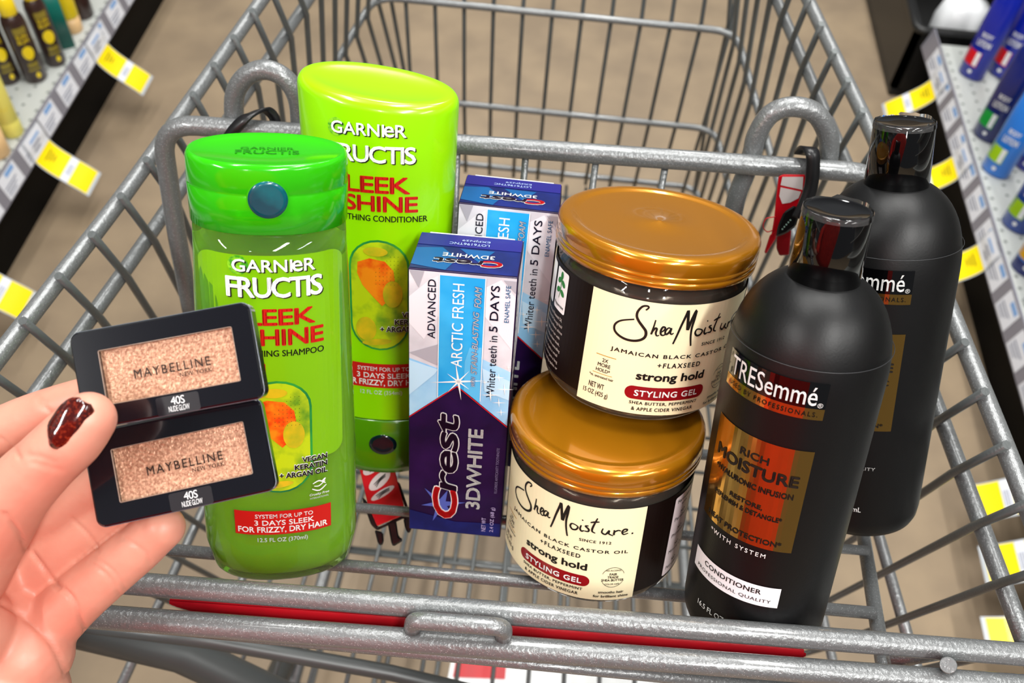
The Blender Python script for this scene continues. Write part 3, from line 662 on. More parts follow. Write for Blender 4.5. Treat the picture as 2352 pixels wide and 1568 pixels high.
def jar(M, spin, label, side):
    t = thing('gel_jar', label, 'jar', M @ Matrix.Rotation(spin, 4, 'Z'), 'stacked styling gel jars')
    R, H = .0475, .091
    obj('jar_body', loft([(0, .036, .036), (.0006, .040, .040), (.003, .0435, .0435), (.007, .0462, .0462), (.011, R - .0003, R - .0003), (.015, R, R), (.066, R, R), (.0705, .0465, .0465), (.073, .045, .045), (.079, .0445, .0445)], 96), JSH, t, label='clear plastic body')
    obj('gel', loft([(.0055, .036, .036), (.0075, .041, .041), (.012, .0440, .0440), (.016, .0450, .0450), (.067, .0450, .0450), (.0735, .0425, .0425), (.0745, .030, .030)], 80), GEL, t)
    rl = .0495
    lp = [(.0762, rl - .0015, rl - .0015), (.0764, rl - .0002, rl - .0002), (.0790, rl, rl), (.0792, rl - .0004, rl - .0004), (.0796, rl - .0004, rl - .0004), (.0799, rl, rl), (.0820, rl, rl), (.0822, rl - .0003, rl - .0003), (.0826, rl, rl), (.0875, rl, rl)]
    for k in range(1, 6):
        a = math.radians(18 * k); lp.append((.0875 + .0033 * math.sin(a), rl - .0033 * (1 - math.cos(a)), 0))
    lp += [(.0909, .0440, 0), (.0906, .0425, 0), (.0900, .0412, 0), (.0898, .0395, 0), (.0899, .02, 0), (.0900, .0015, 0), (.0903, .0008, 0)]
    obj('lid', loft([(z, a, a) for z, a, _ in lp], 96), LID, t, label='bronze gold screw lid')
    cm = cyl_map(lambda v: R + .00005)
    hw = .93 * R
    P = lambda: Print(cm, .0025)
    P().rect(-math.pi * R * .92, math.pi * R * .92, .0045 + .007, .0685, 1).done('dark_wrap', DKLAB, t)
    P().rect(-hw, hw, .0125 - .004, .0684, 2).done('cream_label', CREAM, t)
    b = P()
    for k, L in ST.items():
        L = [(x, y + (.1 * max(0, x - .012) if k not in ('e2', 'dot') else .0022)) for x, y in L]
        wd = {'S': .0013, 'M': .0014, 'id': .0010, 'dot': .0012}.get(k, .0010)
        b.stroke(L, wd, 4)
    b.done('script_lettering', INK, t)
    b = P()
    b.text('SINCE 1912', .0128, .0285, .0462, .0480, .04, lay=4, spacing=1.15)
    b.text('JAMAICAN BLACK CASTOR OIL', -.0305, .0375, .0395, .0422, .04, lay=4, spacing=1.25)
    b.text('+FLAXSEED', -.0075, .0145, .0350, .0377, .04, lay=4, spacing=1.3)
    b.text('strong hold', -.0165, .0185, .0262, .0322, .05, lay=4)
    b.text('SHEA BUTTER, PEPPERMINT', -.0175, .0175, .0138, .0158, .04, lay=4, spacing=1.15)
    b.text('& APPLE CIDER VINEGAR', -.0160, .0155, .0106, .0126, .04, lay=4, spacing=1.15)
    b.text('2X', -.0335, -.0305, .0325, .0345, .02, lay=4); b.text('MORE', -.0355, -.0290, .0298, .0318, .02, lay=4); b.text('HOLD*', -.0360, -.0288, .0270, .0290, .02, lay=4)
    b.text('*vs. untreated hair', -.0390, -.0265, .0235, .0250, .02, lay=4)
    b.text('NET WT', -.0385, -.0305, .0175, .0205, .012, lay=4); b.text('15 OZ (425 g)', -.0410, -.0280, .0128, .0162, .012, lay=4)
    b.text('FAIR', .0300, .0338, .0256, .0272, .03, lay=4); b.text('TRADE', .0291, .0347, .0236, .0252, .03, lay=4); b.text('SHEA BUTTER', .0262, .0376, .0216, .0232, .03, lay=4)
    b.text('NO ALCOHOL', .0280, .0358, .0284, .0295, .01, lay=4); b.text('COLOR SAFE', .0282, .0356, .0192, .0203, .01, lay=4)
    n_ = 30
    for a0, a1 in ((20, 160), (200, 340)):
        b.stroke([(.0319 + .0058 * math.cos(math.radians(a0 + (a1 - a0) * i / 10)), .0243 + .0066 * math.sin(math.radians(a0 + (a1 - a0) * i / 10))) for i in range(11)], .0003, 4)
    b.text('smooths hair', .0255, .0385, .0133, .0150, .04, lay=4); b.text('for brilliant shine', .0232, .0412, .0105, .0122, .04, lay=4)
    b.done('black_lettering', INK, t)
    b = P(); b.rect(-.0370, -.0270, .0358, .0362, 4); b.rect(-.0375, -.0275, .0258, .0261, 4); b.done('gold_rule', GOLDI, t)
    b = P(); b.rect(-.0205, .0205, .0168, .0240, 3, r=.0035); b.done('pill_print', PILLREFL, t, 'black pill with a red reflection in its colour')
    b = P(); b.text('STYLING GEL', -.0160, .0165, .0187, .0221, .045, lay=5, spacing=1.1); b.done('pill_lettering', PRINT_WHITE, t)
    # side panels on the dark wrap
    b = P(); c0 = -1.42 * R; b.rect(c0 - .0060, c0 + .0065, .045, .0665, 3, r=.0012); b.rect(c0 - .021, c0 - .0085, .045, .0665, 3, r=.0012); b.done('herb_panel', PRINT_WHITE, t)
    b = P(); c1 = c0
    for dx, dy, ti in ((-.0022, .0605, .6), (.0022, .0600, -.6), (-.0024, .0555, .5), (.0022, .0550, -.5), (0, .0635, 1.5)): b.oval(c1 + dx, dy, .0022, .0014, 4, ti)
    b.stroke([(c1, .064), (c1 + .0002, .057), (c1 - .0008, .0515)], .0005, 5); b.done('mint_leaf_print', mat('leaf green ink', '#1f7a2a', .4), t)
    b = P(); b.text('Peppermint', c1 - .0050, c1 + .0052, .0467, .0488, .02, lay=4); b.done('herb_lettering', INK, t)
    b = P()
    for j, s_ in enumerate(('Castor Oil and Flaxseed Oil,', 'Peppermint Oil Strong Hold', 'gel leaves brilliant shine', 'as you style your hair with', 'hold to help achieve sleek,', 'smooth style while controlling', 'flyaways. Apply a small', 'amount, a little goes a long', 'way for styling updos or')):
        b.text(s_, c1 - .0165, c1 + .0055 + (j % 3) * .0008, .0405 - j * .0033, .0425 - j * .0033, .0, lay=3)
    b.done('fine_print', mat('light grey ink', '#cfc6bd', .5), t)
    b = P(); c2 = 1.50 * R; b.rect(c2 - .0085, c2 + .0095, .0135, .0655, 3, r=.0012); b.done('claims_panel', mat('pale pink label', '#eee0e2', .4), t)
    b = P(); b.text('Formulated', c2 - .0062, c2 + .0075, .0610, .0632, .02, lay=4); b.text('with', c2 - .0020, c2 + .0032, .0580, .0600, .02, lay=4)
    for j, s_ in enumerate(('Parabens', 'Phthalates', 'Mineral Oil', 'Petrolatum')):
        b.text('NO', c2 - .0016, c2 + .0026, .0525 - j * .0108, .0545 - j * .0108, .03, lay=4); b.text(s_, c2 - .0062, c2 + .0072, .0492 - j * .0108, .0515 - j * .0108, 0, lay=4)
    b.done('claims_lettering', INK, t)
    return t
def rotM(B, w):
    return boxM(B, w)
jar(rotM([.044, .231, .821], (.033, -.006, 0)), -.48, 'brown gel jar with bronze lid and cream label, the lower jar of the stack', 0)
jar(rotM([.0540, .2940, .8957], (-.004, .034, 0)), .25, 'brown gel jar with bronze lid and cream label, the upper jar of the stack', 1)

# ------------------------------------------------------------------ black bottles
BLK = mat('satin black plastic', '#070708', .42, coat=.0, spec=.42, bump=(900, .04))
GLB = mat('gloss black cap', '#040405', .05, coat=.5, bump=(70, .12))
PANEL = mat('gloss black print', '#030304', .08, coat=.8)
def black_bottle(M, spin, label, title, rear=False):
    t = thing('black_bottle', label, 'bottle', M @ Matrix.Rotation(spin, 4, 'Z'), 'black bottles on the right of the seat')
    R = .0342; prof = [(0, .027, 0), (.0006, .0295, 0), (.003, .0325, 0), (.007, .0337, 0), (.014, R, 0)]
    prof += [(.150, R, 0)]
    for k in range(1, 15):
        tt = .935 * math.sin(math.radians(90 * k / 14)); prof.append((.150 + .045 * tt, R * (1 - tt ** 2.4) ** (1 / 2.4), 0))
    prof += [(.1925, .0128, 0), (.194, .0128, 0)]
    prof = [(z + .005 * max(0, 1 - z / .02), a_, 0) for z, a_, _ in prof]
    obj('bottle_body', loft([(z, a, a) for z, a, _ in prof], 96), BLK, t, label='satin black body')
    cp = [(.1910, .0142, 0), (.1912, .0149, 0), (.2205, .0138, 0), (.2216, .0134, 0), (.2220, .0128, 0), (.2216, .0122, 0), (.2214, .006, 0), (.2214, .001, 0)]
    obj('screw_cap', loft([(z, a, a) for z, a, _ in cp], 64), GLB, t, label='glossy black cap')
    # torn plastic seal left round the cap top
    bm = bmesh.new(); prev = None
    for k in range(40):
        a = 2 * math.pi * k / 40; h = .2219 + .0007 * random.random() + (.0009 if 5 < k < 14 else 0)
        p = bm.verts.new((.0141 * math.cos(a), .0141 * math.sin(a), .2195)); q = bm.verts.new((.0138 * math.cos(a), .0138 * math.sin(a), h))
        if prev: bm.faces.new((prev[0], p, q, prev[1]))
        prev = (p, q)
    obj('seal_remnant', bm, mat('clear film', '#ffffff', .05, trans=.97, ior=1.2), t)
    obj('seam', sweep([(.0339 * math.cos(2 * math.pi * k / 64), .0339 * math.sin(2 * math.pi * k / 64), .1655) for k in range(64)], .00018, 6, closed=True), mat('seam grey', '#2c2d2f', .4), t)
    cm = cyl_map(lambda v: R + .00004); u = lambda th: th * R
    P = lambda: Print(cm, .002)
    h = .70 * R
    P().rect(-h, h, .1488, .1605, 1).done('gloss_panel', PANEL, t)
    P().rect(-h, h, .1445 - .001, .1487, 2).rect(-h, h, .0740, .1280, 2).done('gold_label', GOLD, t, 'gold foil label')
    if rear: pass
    else: P().rect(-h, h * .98, .0415, .0530, 2).done('white_label', WHT, t, 'white label strip')
    b = P(); b.text('TRESemmé', -.0205, .0200, .1503, .1590, .004, lay=4, ref='T'); b.text('®', .0205, .0228, .1495, .1517, .01, lay=4)
    b.text('*WITH SYSTEM', -.0150, .0135, .0690, .0715, .02, lay=4, spacing=1.35); b.text('16.5 FL OZ / 490 mL', -.0150, .0150, .0240, .0270, .0, lay=4)
    b.done('white_lettering', PRINT_WHITE, t)
    b = P(); b.text('USED BY PROFESSIONALS.', -.0205, .0215, .1450, .1472, .012, lay=4, spacing=1.3)
    for s_, w_, v_, hh, bo in title:
        b.text(s_, -w_, w_, v_, v_ + hh, bo, lay=4)
    if not rear: b.text('CONDITIONER', -.0150, .0150, .0482, .0510, .03, lay=4, spacing=1.05); b.text('PROFESSIONAL QUALITY', -.0200, .0200, .0436, .0458, 0, lay=4, spacing=1.1)
    if rear: b.text('LE', .0140, .0205, .1075, .1125, .05, lay=4).text('C', .0165, .0195, .1000, .1030, .03, lay=4).text('N*', .0150, .0195, .0760, .0785, .03, lay=4)
    b.done('black_lettering', INK, t)
    if rear: b = P(); b.text('PROFESSIONAL QUALITY', -.0200, .0190, .0500, .0522, .005, lay=4, spacing=1.1); b.done('quality_lettering', PRINT_WHITE, t)
    return t
T1 = [('RICH', .0068, .1170, .0038, .04), ('MOISTURE', .0205, .1090, .0060, .06), ('+HYALURONIC INFUSION', .0195, .1026, .0030, .05), ('RESTORE,', .0080, .0935, .0027, .045), ('REPLENISH & DETANGLE*', .0170, .0896, .0027, .045), ('HEAT PROTECTION*', .0190, .0763, .0030, .045)]
black_bottle(frameM([.125, .191, .840], [-.041, .41, .911]), -.655, 'black conditioner bottle in front at the right, its gold label facing out whole', T1)
black_bottle(frameM([.191, .268, .827], [-.13, .437, .89]), -.62, 'black bottle leaning at the far right, half behind the other black bottle', [], True)
# ------------------------------------------------------------------ compacts
def rv(w):
    th = np.linalg.norm(w); k = np.array(w) / th; Kx = np.array([[0, -k[2], k[1]], [k[2], 0, -k[0]], [-k[1], k[0], 0]])
    return np.eye(3) + math.sin(th) * Kx + (1 - math.cos(th)) * Kx @ Kx
NAVYB = mat('near black glossy case', '#0a0b12', .16, coat=.7)
POW = mat('champagne shimmer powder', '#986b53', .35, .3, noise=('#c89c7e', 900, .38, .66), bump=(700, .5))
def compact(B, wv, label):
    R = rv(wv) @ CM; M = Matrix.Translation(Vector(B)) @ Matrix(R.tolist()).to_4x4()
    t = thing('makeup_compact', label, 'compact', M, 'makeup compacts in the hand')
    W, H, T = .0680, .0362, .0080; wx0, wx1, wy0, wy1 = -.0242, .0262, -.0104, .0100
    # case: slab with rounded corners and a window opening
    bm = bmesh.new()
    def rr(x0, x1, y0, y1, r, n=6):
        pts = []
        for cx, cy, a0 in ((x1 - r, y0 + r, -90), (x1 - r, y1 - r, 0), (x0 + r, y1 - r, 90), (x0 + r, y0 + r, 180)):
            for k in range(n + 1):
                a = math.radians(a0 + 90 * k / n); pts.append((cx + r * math.cos(a), cy + r * math.sin(a)))
        return pts
    o_ = rr(-W / 2, W / 2, -H / 2, H / 2, .0035); i_ = rr(wx0, wx1, wy0, wy1, .0005)
    o2 = rr(-W / 2 + .0006, W / 2 - .0006, -H / 2 + .0006, H / 2 - .0006, .0029)
    lay = [[bm.verts.new((x, y, z)) for x, y in P_] for P_, z in ((o2, -T), (o_, -T + .0006), (o_, -.0006), (o2, 0), (i_, 0), (i_, -.0022))]
    n = len(o_)
    for a, b in zip(lay[:-1], lay[1:]):
        for k in range(n): bm.faces.new((a[k], a[(k + 1) % n], b[(k + 1) % n], b[k]))
    bm.faces.new(lay[0][::-1]); bmesh.ops.recalc_face_normals(bm, faces=bm.faces)
    o = obj('case', bm, NAVYB, t, smooth=False, label='glossy near-black case')
    obj('powder_pan', box(wx0 + .0001, wx1 - .0001, wy0 + .0001, wy1 - .0001, -.0032, -.0020), POW, t, smooth=False, label='champagne shimmer powder')
    obj('window_rim', sweep([(x, y, -.0001) for x, y in rr(wx0, wx1, wy0, wy1, .0005, 2)], .00018, 6, closed=True), mat('rim plastic', '#8f7a6c', .2), t)
    obj('lid_edge', sweep([(x, y, -.0012) for x, y in rr(-W / 2, W / 2, -H / 2, H / 2, .0035)], .0003, 6, closed=True), mat('clear lid edge', '#5a5f68', .15, coat=.6), t)
    fm = lambda u, v, off: Vector((u, v, off)); pm = lambda u, v, off: Vector((u, v, -.0012 + off))
    b = Print(pm, 0); b.text('MAYBELLINE', -.0128, .0160, -.0026, .0008, .015, spacing=1.25, lay=1); b.text('NEW YORK', .0040, .0160, -.0050, -.0034, .01, spacing=1.2, lay=1)
    b.done('brand_lettering', mat('grey brown ink', '#3a2a22', .4), t)
    b = Print(fm, 0); b.rect(-.0062, .0100, -.0181, -.0112, 1, r=.0010); b.done('shade_sticker', mat('black sticker', '#101016', .35), t)
    b = Print(fm, 0); b.text('40S', -.0006, .0046, -.0147, -.0117, .0, spacing=.9, lay=2); b.text('NUDE GLOW', -.0018, .0060, -.0172, -.0151, .0, spacing=.9, lay=2); b.done('sticker_lettering', mat('grey white ink', '#d5d8d8', .4), t)
    return t
compact([-.134, .192, 1.013], (-.016, -.115, .139), 'upper of two black makeup compacts with shimmer powder window, held in the hand')
compact([-.129, .169, .983], (-.097, -.083, .206), 'lower of two black makeup compacts with shimmer powder window, held in the hand')

# ------------------------------------------------------------------ the hand
SKIN = mat('skin', '#d99e88', .42, sss=.1, noise=('#d28672', 28, .35, .68), bump=(260, .12))
def roundcone(bm, pts, seg=20):
    """tube through pixel/depth points with round ends"""
    P = catmull([Vector(atd(x, y, d)) for x, y, d, r in pts], 5); k = 5
    rr = []
    for i in range(len(pts) - 1):
        for j in range(k): rr.append(pts[i][3] + (pts[i + 1][3] - pts[i][3]) * j / k)
    rr.append(pts[-1][3])
    for end in (0, -1):
        tmp = bmesh.new(); bmesh.ops.create_icosphere(tmp, subdivisions=3, radius=rr[end]); bmesh.ops.translate(tmp, vec=P[end], verts=tmp.verts)
        me = bpy.data.meshes.new('t'); tmp.to_mesh(me); tmp.free(); bm.from_mesh(me); bpy.data.meshes.remove(me)
    sweep(P, rr, seg, bm=bm)
def ball(bm, x, y, d, r, s=(1, 1, 1)):
    tmp = bmesh.new(); bmesh.ops.create_icosphere(tmp, subdivisions=3, radius=r); bmesh.ops.scale(tmp, vec=s, verts=tmp.verts); bmesh.ops.translate(tmp, vec=Vector(atd(x, y, d)), verts=tmp.verts)
    me = bpy.data.meshes.new('t'); tmp.to_mesh(me); tmp.free(); bm.from_mesh(me); bpy.data.meshes.remove(me)
bm = bmesh.new()
THUMB = [(-150, 1420, .375, .019), (-60, 1270, .358, .0165), (30, 1140, .344, .0130), (105, 1062, .336, .0115), (165, 1005, .3325, .0112), (203, 962, .3315, .0098)]
roundcone(bm, THUMB)
roundcone(bm, [(-150, 1230, .402, .013), (-80, 1040, .392, .0110), (30, 977, .380, .0098), (140, 935, .373, .0092), (240, 905, .3715, .0086), (320, 885, .371, .0076)])        # index
roundcone(bm, [(-110, 1330, .405, .013), (20, 1240, .398, .0105), (120, 1180, .392, .0098), (215, 1120, .384, .0090), (300, 1075, .378, .0084), (370, 1045, .376, .0074)])     # middle
roundcone(bm, [(-20, 1420, .402, .014), (80, 1320, .398, .0115), (175, 1235, .394, .0102), (260, 1170, .389, .0096), (350, 1115, .383, .0088), (420, 1075, .380, .0076)])       # ring
roundcone(bm, [(80, 1470, .394, .0135), (165, 1385, .391, .0120), (245, 1318, .386, .0108), (318, 1258, .380, .0100), (352, 1228, .377, .0094), (375, 1210, .3745, .0088)])    # little
for a in [(-60, 1360, .392, .024), (10, 1440, .392, .0205), (60, 1500, .388, .0190), (-40, 1520, .388, .026), (20, 1600, .388, .024), (-120, 1650, .392, .032), (-60, 1760, .395, .030), (-120, 1330, .378, .021), (-90, 1450, .372, .0205)]: ball(bm, *a)
roundcone(bm, [(-90, 1700, .40, .030), (-160, 1950, .40, .029), (-240, 2250, .39, .031), (-300, 2700, .36, .036)], 28)
tmp = obj('t', bm, None)
md = tmp.modifiers.new('r', 'REMESH'); md.mode = 'VOXEL'; md.voxel_size = .0011
m2 = tmp.modifiers.new('s', 'SMOOTH'); m2.iterations = 6; m2.factor = .5
dg = bpy.context.evaluated_depsgraph_get(); hm = bpy.data.meshes.new_from_object(tmp.evaluated_get(dg)); bpy.data.objects.remove(tmp)
# creases of the palm and finger joints, pressed into the skin
CRE = [([(128, 1338), (165, 1372), (185, 1420), (205, 1480), (190, 1530)], 5, .0011), ([(10, 1180), (45, 1225), (58, 1262)], 5, .0012), ([(0, 1382), (60, 1420), (120, 1480), (150, 1545)], 6, .0012), ([(75, 1270), (105, 1310), (132, 1350)], 5, .0012),
       ([(205, 1290), (245, 1320), (275, 1365)], 4, .0006), ([(215, 1278), (260, 1312), (288, 1352)], 4, .0005), ([(285, 1235), (325, 1262), (345, 1292)], 4, .0006), ([(165, 1190), (200, 1225), (228, 1262)], 4, .0006), ([(85, 922), (120, 950), (140, 975)], 4, .0005), ([(80, 905), (105, 925)], 3, .0004), ([(0, 1005), (30, 1030), (45, 1052)], 4, .0007),
       ([(65, 1045), (95, 1050), (125, 1062)], 7, .0004), ([(75, 1062), (110, 1072), (140, 1080)], 7, .0004)]
n = len(hm.vertices); co3 = np.empty(n * 3); hm.vertices.foreach_get('co', co3); co3 = co3.reshape(-1, 3)
no3 = np.empty(n * 3); hm.vertex_normals.foreach_get('vector', no3) if hasattr(hm, 'vertex_normals') else hm.vertices.foreach_get('normal', no3); no3 = no3.reshape(-1, 3)
vc = (co3 - CP) @ CM; pix = np.stack([CX + F * vc[:, 0] / -vc[:, 2], CY - F * vc[:, 1] / -vc[:, 2]], 1)
facing = ((CP - co3) * no3).sum(1) > 0
dsp = np.zeros(n)
for L, wd, dp in CRE:
    Lp = np.array([tuple(p)[:2] for p in catmull([(x, y, 0) for x, y in L], 6)])
    dmin = np.full(n, 1e9)
    for a, b in zip(Lp[:-1], Lp[1:]):
        ab = b - a; t = np.clip(((pix - a) @ ab) / (ab @ ab + 1e-9), 0, 1); dd = np.linalg.norm(pix - (a + t[:, None] * ab), axis=1); dmin = np.minimum(dmin, dd)
    dsp += dp * np.exp(-(dmin / wd) ** 2)
co3 -= no3 * (dsp * facing)[:, None]
hm.vertices.foreach_set('co', co3.ravel()); hm.update(); hm.name = 'person'
hm.polygons.foreach_set('use_smooth', [True] * len(hm.polygons))
hand = bpy.data.objects.new('person', hm); C.objects.link(hand); hm.materials.append(SKIN)
tag(hand, 'person reaching in from the left, hand holding two makeup compacts', 'person')
# thumb nail
NAILM = mat('dark red glitter polish', '#3c0b08', .12, coat=1, noise=('#842c18', 900, .52, .7), bump=(120, .25))
ax0, ax1 = Vector(atd(150, 1003, .333)), Vector(atd(214, 908, .3325)); ax = (ax1 - ax0).normalized(); Ln = (ax1 - ax0).length
tc = (Vector(CP) - (ax0 + ax1) / 2); lat = ax.cross(tc).normalized(); tow = lat.cross(ax).normalized()
tow2 = (tow * math.cos(.12) + lat * math.sin(-.12)).normalized(); lat2 = ax.cross(tow2).normalized()
bm = bmesh.new(); g = []
for i in range(15):
    s = i / 14; wdt = .0070 * (min(1, (.35 + 2.6 * s)) if s < .25 else 1) * (1 if s < .55 else math.sqrt(max(0, 1 - ((s - .55) / .47) ** 2)))
    row = []
    for j in range(13):
        a = -1 + 2 * j / 12; ang = a * wdt / .0074
        edge = .0007 * abs(a) ** 4 + (.0006 * max(0, .1 - s) / .1)
        p = ax0 + ax * (s * Ln + (-.0012 * (1 - a * a) if s < .02 else 0)) + lat2 * math.sin(ang) * .0074 + tow2 * (.0060 + math.cos(ang) * .0063 - .0012 * max(0, s - .4) ** 2 * 4 - edge)
        row.append(bm.verts.new(p))
    g.append(row)
for i in range(14):
    for j in range(12): bm.faces.new((g[i][j], g[i + 1][j], g[i + 1][j + 1], g[i][j + 1]))
bmesh.ops.recalc_face_normals(bm, faces=bm.faces)
o = obj('thumb_nail', bm, NAILM, hand, label='dark red glitter nail'); sd = o.modifiers.new('so', 'SOLIDIFY'); sd.thickness = .0006; sd.offset = 0

# the person's red coat: body behind the camera (seen only in reflections) and the left sleeve
COAT = mat('red coat cloth', '#ee2a10', .8, noise=('#d8200c', 20, .4, .6))
bm = loft([(z, a, b) for z, a, b in ((.55, .19, .11), (.7, .20, .12), (.9, .20, .12), (1.1, .21, .125), (1.28, .22, .12), (1.38, .19, .10), (1.43, .09, .07))], 40, 2.3)
bmesh.ops.scale(bm, vec=(1.5, 1, 1), verts=bm.verts); bmesh.ops.translate(bm, vec=(-.20, -.38, 0), verts=bm.verts)
sweep(catmull([(-.50, -.42, 1.32), (-.50, -.32, 1.18), (-.40, -.16, 1.05), Vector(atd(-330, 2850, .35))], 6), [.075] * 7 + [.062] * 6 + [.05] * 6, 20, bm=bm)
obj('coat', bm, COAT, hand, label='red coat')

# ------------------------------------------------------------------ seat straps
STRAP = mat('black strap', '#141416', .4, coat=.2); REDV = mat('red vinyl', '#cf0f1e', .25, coat=.5); WHV = mat('white vinyl', '#ded4d2', .35)
def ribbon(pts, wd, th=.0009, up=None):
    """flat strap along 3D points; wd half width; up = direction of the width"""
    P = catmull([Vector(p) for p in pts], 6); bm = bmesh.new(); prev = None; n = len(P)
    for i, p in enumerate(P):
        t = (P[min(i + 1, n - 1)] - P[max(i - 1, 0)]).normalized(); u = Vector(up); u = (u - t * u.dot(t)).normalized(); nn = t.cross(u)
        ring = [bm.verts.new(p + u * sx * wd + nn * sy * th) for sx, sy in ((-1, -1), (1, -1), (1, 1), (-1, 1))]
        if prev:
            for k in range(4): bm.faces.new((prev[k], prev[(k + 1) % 4], ring[(k + 1) % 4], ring[k]))
        else: bm.faces.new(ring[::-1])
        prev = ring
    bm.faces.new(prev); bmesh.ops.recalc_face_normals(bm, faces=bm.faces); return bm
XV = Vector(XSEAT)
def loop_around(px, py, tilt=0.0, r=.0085):
    c = Vector(bk(px, py)); pts = []
    u = (Vector(CP) - c).normalized(); X = (XV + Vector((0, 0, tilt))).normalized(); u = (u - X * u.dot(X)).normalized(); v = X.cross(u)
    return [c + u * math.cos(a) * r + v * math.sin(a) * r for a in [2 * math.pi * k / 20 for k in range(21)]], X
st = thing('seat_strap', 'black strap looped over the seat back bar at the left, above the green shampoo cap', 'strap', Matrix.Translation(Vector(bk(560, 290))))
inv = st.matrix_world.inverted()
P = [bk(520, 330), bk(536, 300), Vector(bk(556, 274)) + Vector(NBu) * .0075, Vector(bk(580, 258)) + Vector(NBu) * .004, Vector(bk(602, 262)) - Vector(NBu) * .006, Vector(bk(622, 285)) - Vector(NBu) * .008, Vector(bk(630, 320)) - Vector(NBu) * .007]
P[0] = Vector(P[0]) + Vector(NBu) * .008; P[1] = Vector(P[1]) + Vector(NBu) * .0085
o = obj('strap_loop', ribbon(P, .0032, .0009, XV + Vector((0, 0, .35))), STRAP, st); o.matrix_parent_inverse = inv

st = thing('seat_strap', 'black strap with buckle and red tabs on the seat back bar, beside the black bottles', 'strap', Matrix.Translation(Vector(bk(1860, 380))))
inv = st.matrix_world.inverted()
pts = [bk(1838, 352, -.006), Vector(bk(1852, 340)), bk(1866, 352, .006), bk(1867, 390, .0085), bk(1862, 430, .010), bk(1848, 470, .012), bk(1832, 500, .013)]
o = obj('strap_band', ribbon(pts, .0037, .0011, XV), STRAP, st); o.matrix_parent_inverse = inv
def plate(pxs, off, th, m, name, parent, inv, bev=.0006):
    bm = bmesh.new(); f1 = [bm.verts.new(bk(x, y, off)) for x, y in pxs]; f2 = [bm.verts.new(bk(x, y, off - th)) for x, y in pxs]
    bm.faces.new(f1); bm.faces.new(f2[::-1])
    for i in range(len(pxs)): bm.faces.new((f1[i], f1[(i + 1) % len(pxs)], f2[(i + 1) % len(pxs)], f2[i]))
    bmesh.ops.recalc_face_normals(bm, faces=bm.faces)
    if bev: bmesh.ops.bevel(bm, geom=list(bm.edges), offset=bev, segments=1, affect='EDGES')
    o = obj(name, bm, m, parent, smooth=False); o.matrix_parent_inverse = inv; return o
plate([(1788, 405), (1800, 400), (1850, 400), (1850, 470), (1830, 500), (1795, 530), (1768, 560), (1778, 500), (1784, 440)], .0060, .0012, REDV, 'red_tab', st, inv)
plate([(1793, 430), (1840, 440), (1834, 455), (1815, 465), (1797, 468), (1790, 450)], .0066, .0005, WHV, 'white_panel', st, inv, 0)
plate([(1797, 406), (1845, 406), (1843, 436), (1793, 425)], .0066, .0005, WHV, 'white_panel', st, inv, 0)
plate([(1768, 540), (1783, 528), (1782, 548), (1760, 583), (1755, 580)], .0062, .0014, REDV, 'red_tip', st, inv)
plate([(1785, 540), (1818, 528), (1812, 586), (1790, 587), (1783, 570)], .0058, .0014, mat('dark red vinyl', '#8d0a16', .3, coat=.4), 'red_tip', st, inv)
plate([(1786, 520), (1800, 487), (1826, 470), (1836, 492), (1828, 520), (1806, 536), (1782, 545)], .0105, .004, BLACKPL, 'buckle', st, inv, .0012)
b = Print(lambda u, v, off: Vector(bk(u, v, .0107 + off)), 0)
for k in range(5): b.oval(1797 + 4.6 * k, 526 - 5.2 * k, 1.9, 1.9, 1)
o = b.done('buckle_marks', mat('pale green ink', '#9fc0b4', .4), st); o.matrix_parent_inverse = inv
o = obj('thread_loop', sweep(catmull([bk(1782, 498, .006), bk(1760, 502, .007), bk(1753, 520, .007), bk(1762, 532, .006), bk(1776, 528, .006)], 5), .00035, 6), REDV, st); o.matrix_parent_inverse = inv

# hanging red tag with black clip under the conditioner
TD = .575
def tp(x, y, off=0): return Vector(atd(x, y, TD - off))
tg = thing('buckle_strap', 'red strap tag with three white ovals and black prong buckle below the lime conditioner', 'strap', Matrix.Translation(tp(870, 1100)))
inv = tg.matrix_world.inverted()
def tplate(name, pxs, off, th, m, bev=.0005):
    bm = bmesh.new(); f1 = [bm.verts.new(tp(x, y, off)) for x, y in pxs]; f2 = [bm.verts.new(tp(x, y, off - th)) for x, y in pxs]
    bm.faces.new(f1); bm.faces.new(f2[::-1]); n_ = len(pxs)
    for i in range(n_): bm.faces.new((f1[i], f1[(i + 1) % n_], f2[(i + 1) % n_], f2[i]))
    bmesh.ops.recalc_face_normals(bm, faces=bm.faces)
    if bev: bmesh.ops.bevel(bm, geom=list(bm.edges), offset=bev, segments=1, affect='EDGES')
    o = obj(name, bm, m, tg, smooth=False); o.matrix_parent_inverse = inv; return o
tplate('red_tag', [(806, 1010), (895, 1015), (912, 1100), (928, 1160), (922, 1185), (866, 1208), (845, 1160), (828, 1085)], 0, .0016, REDV)
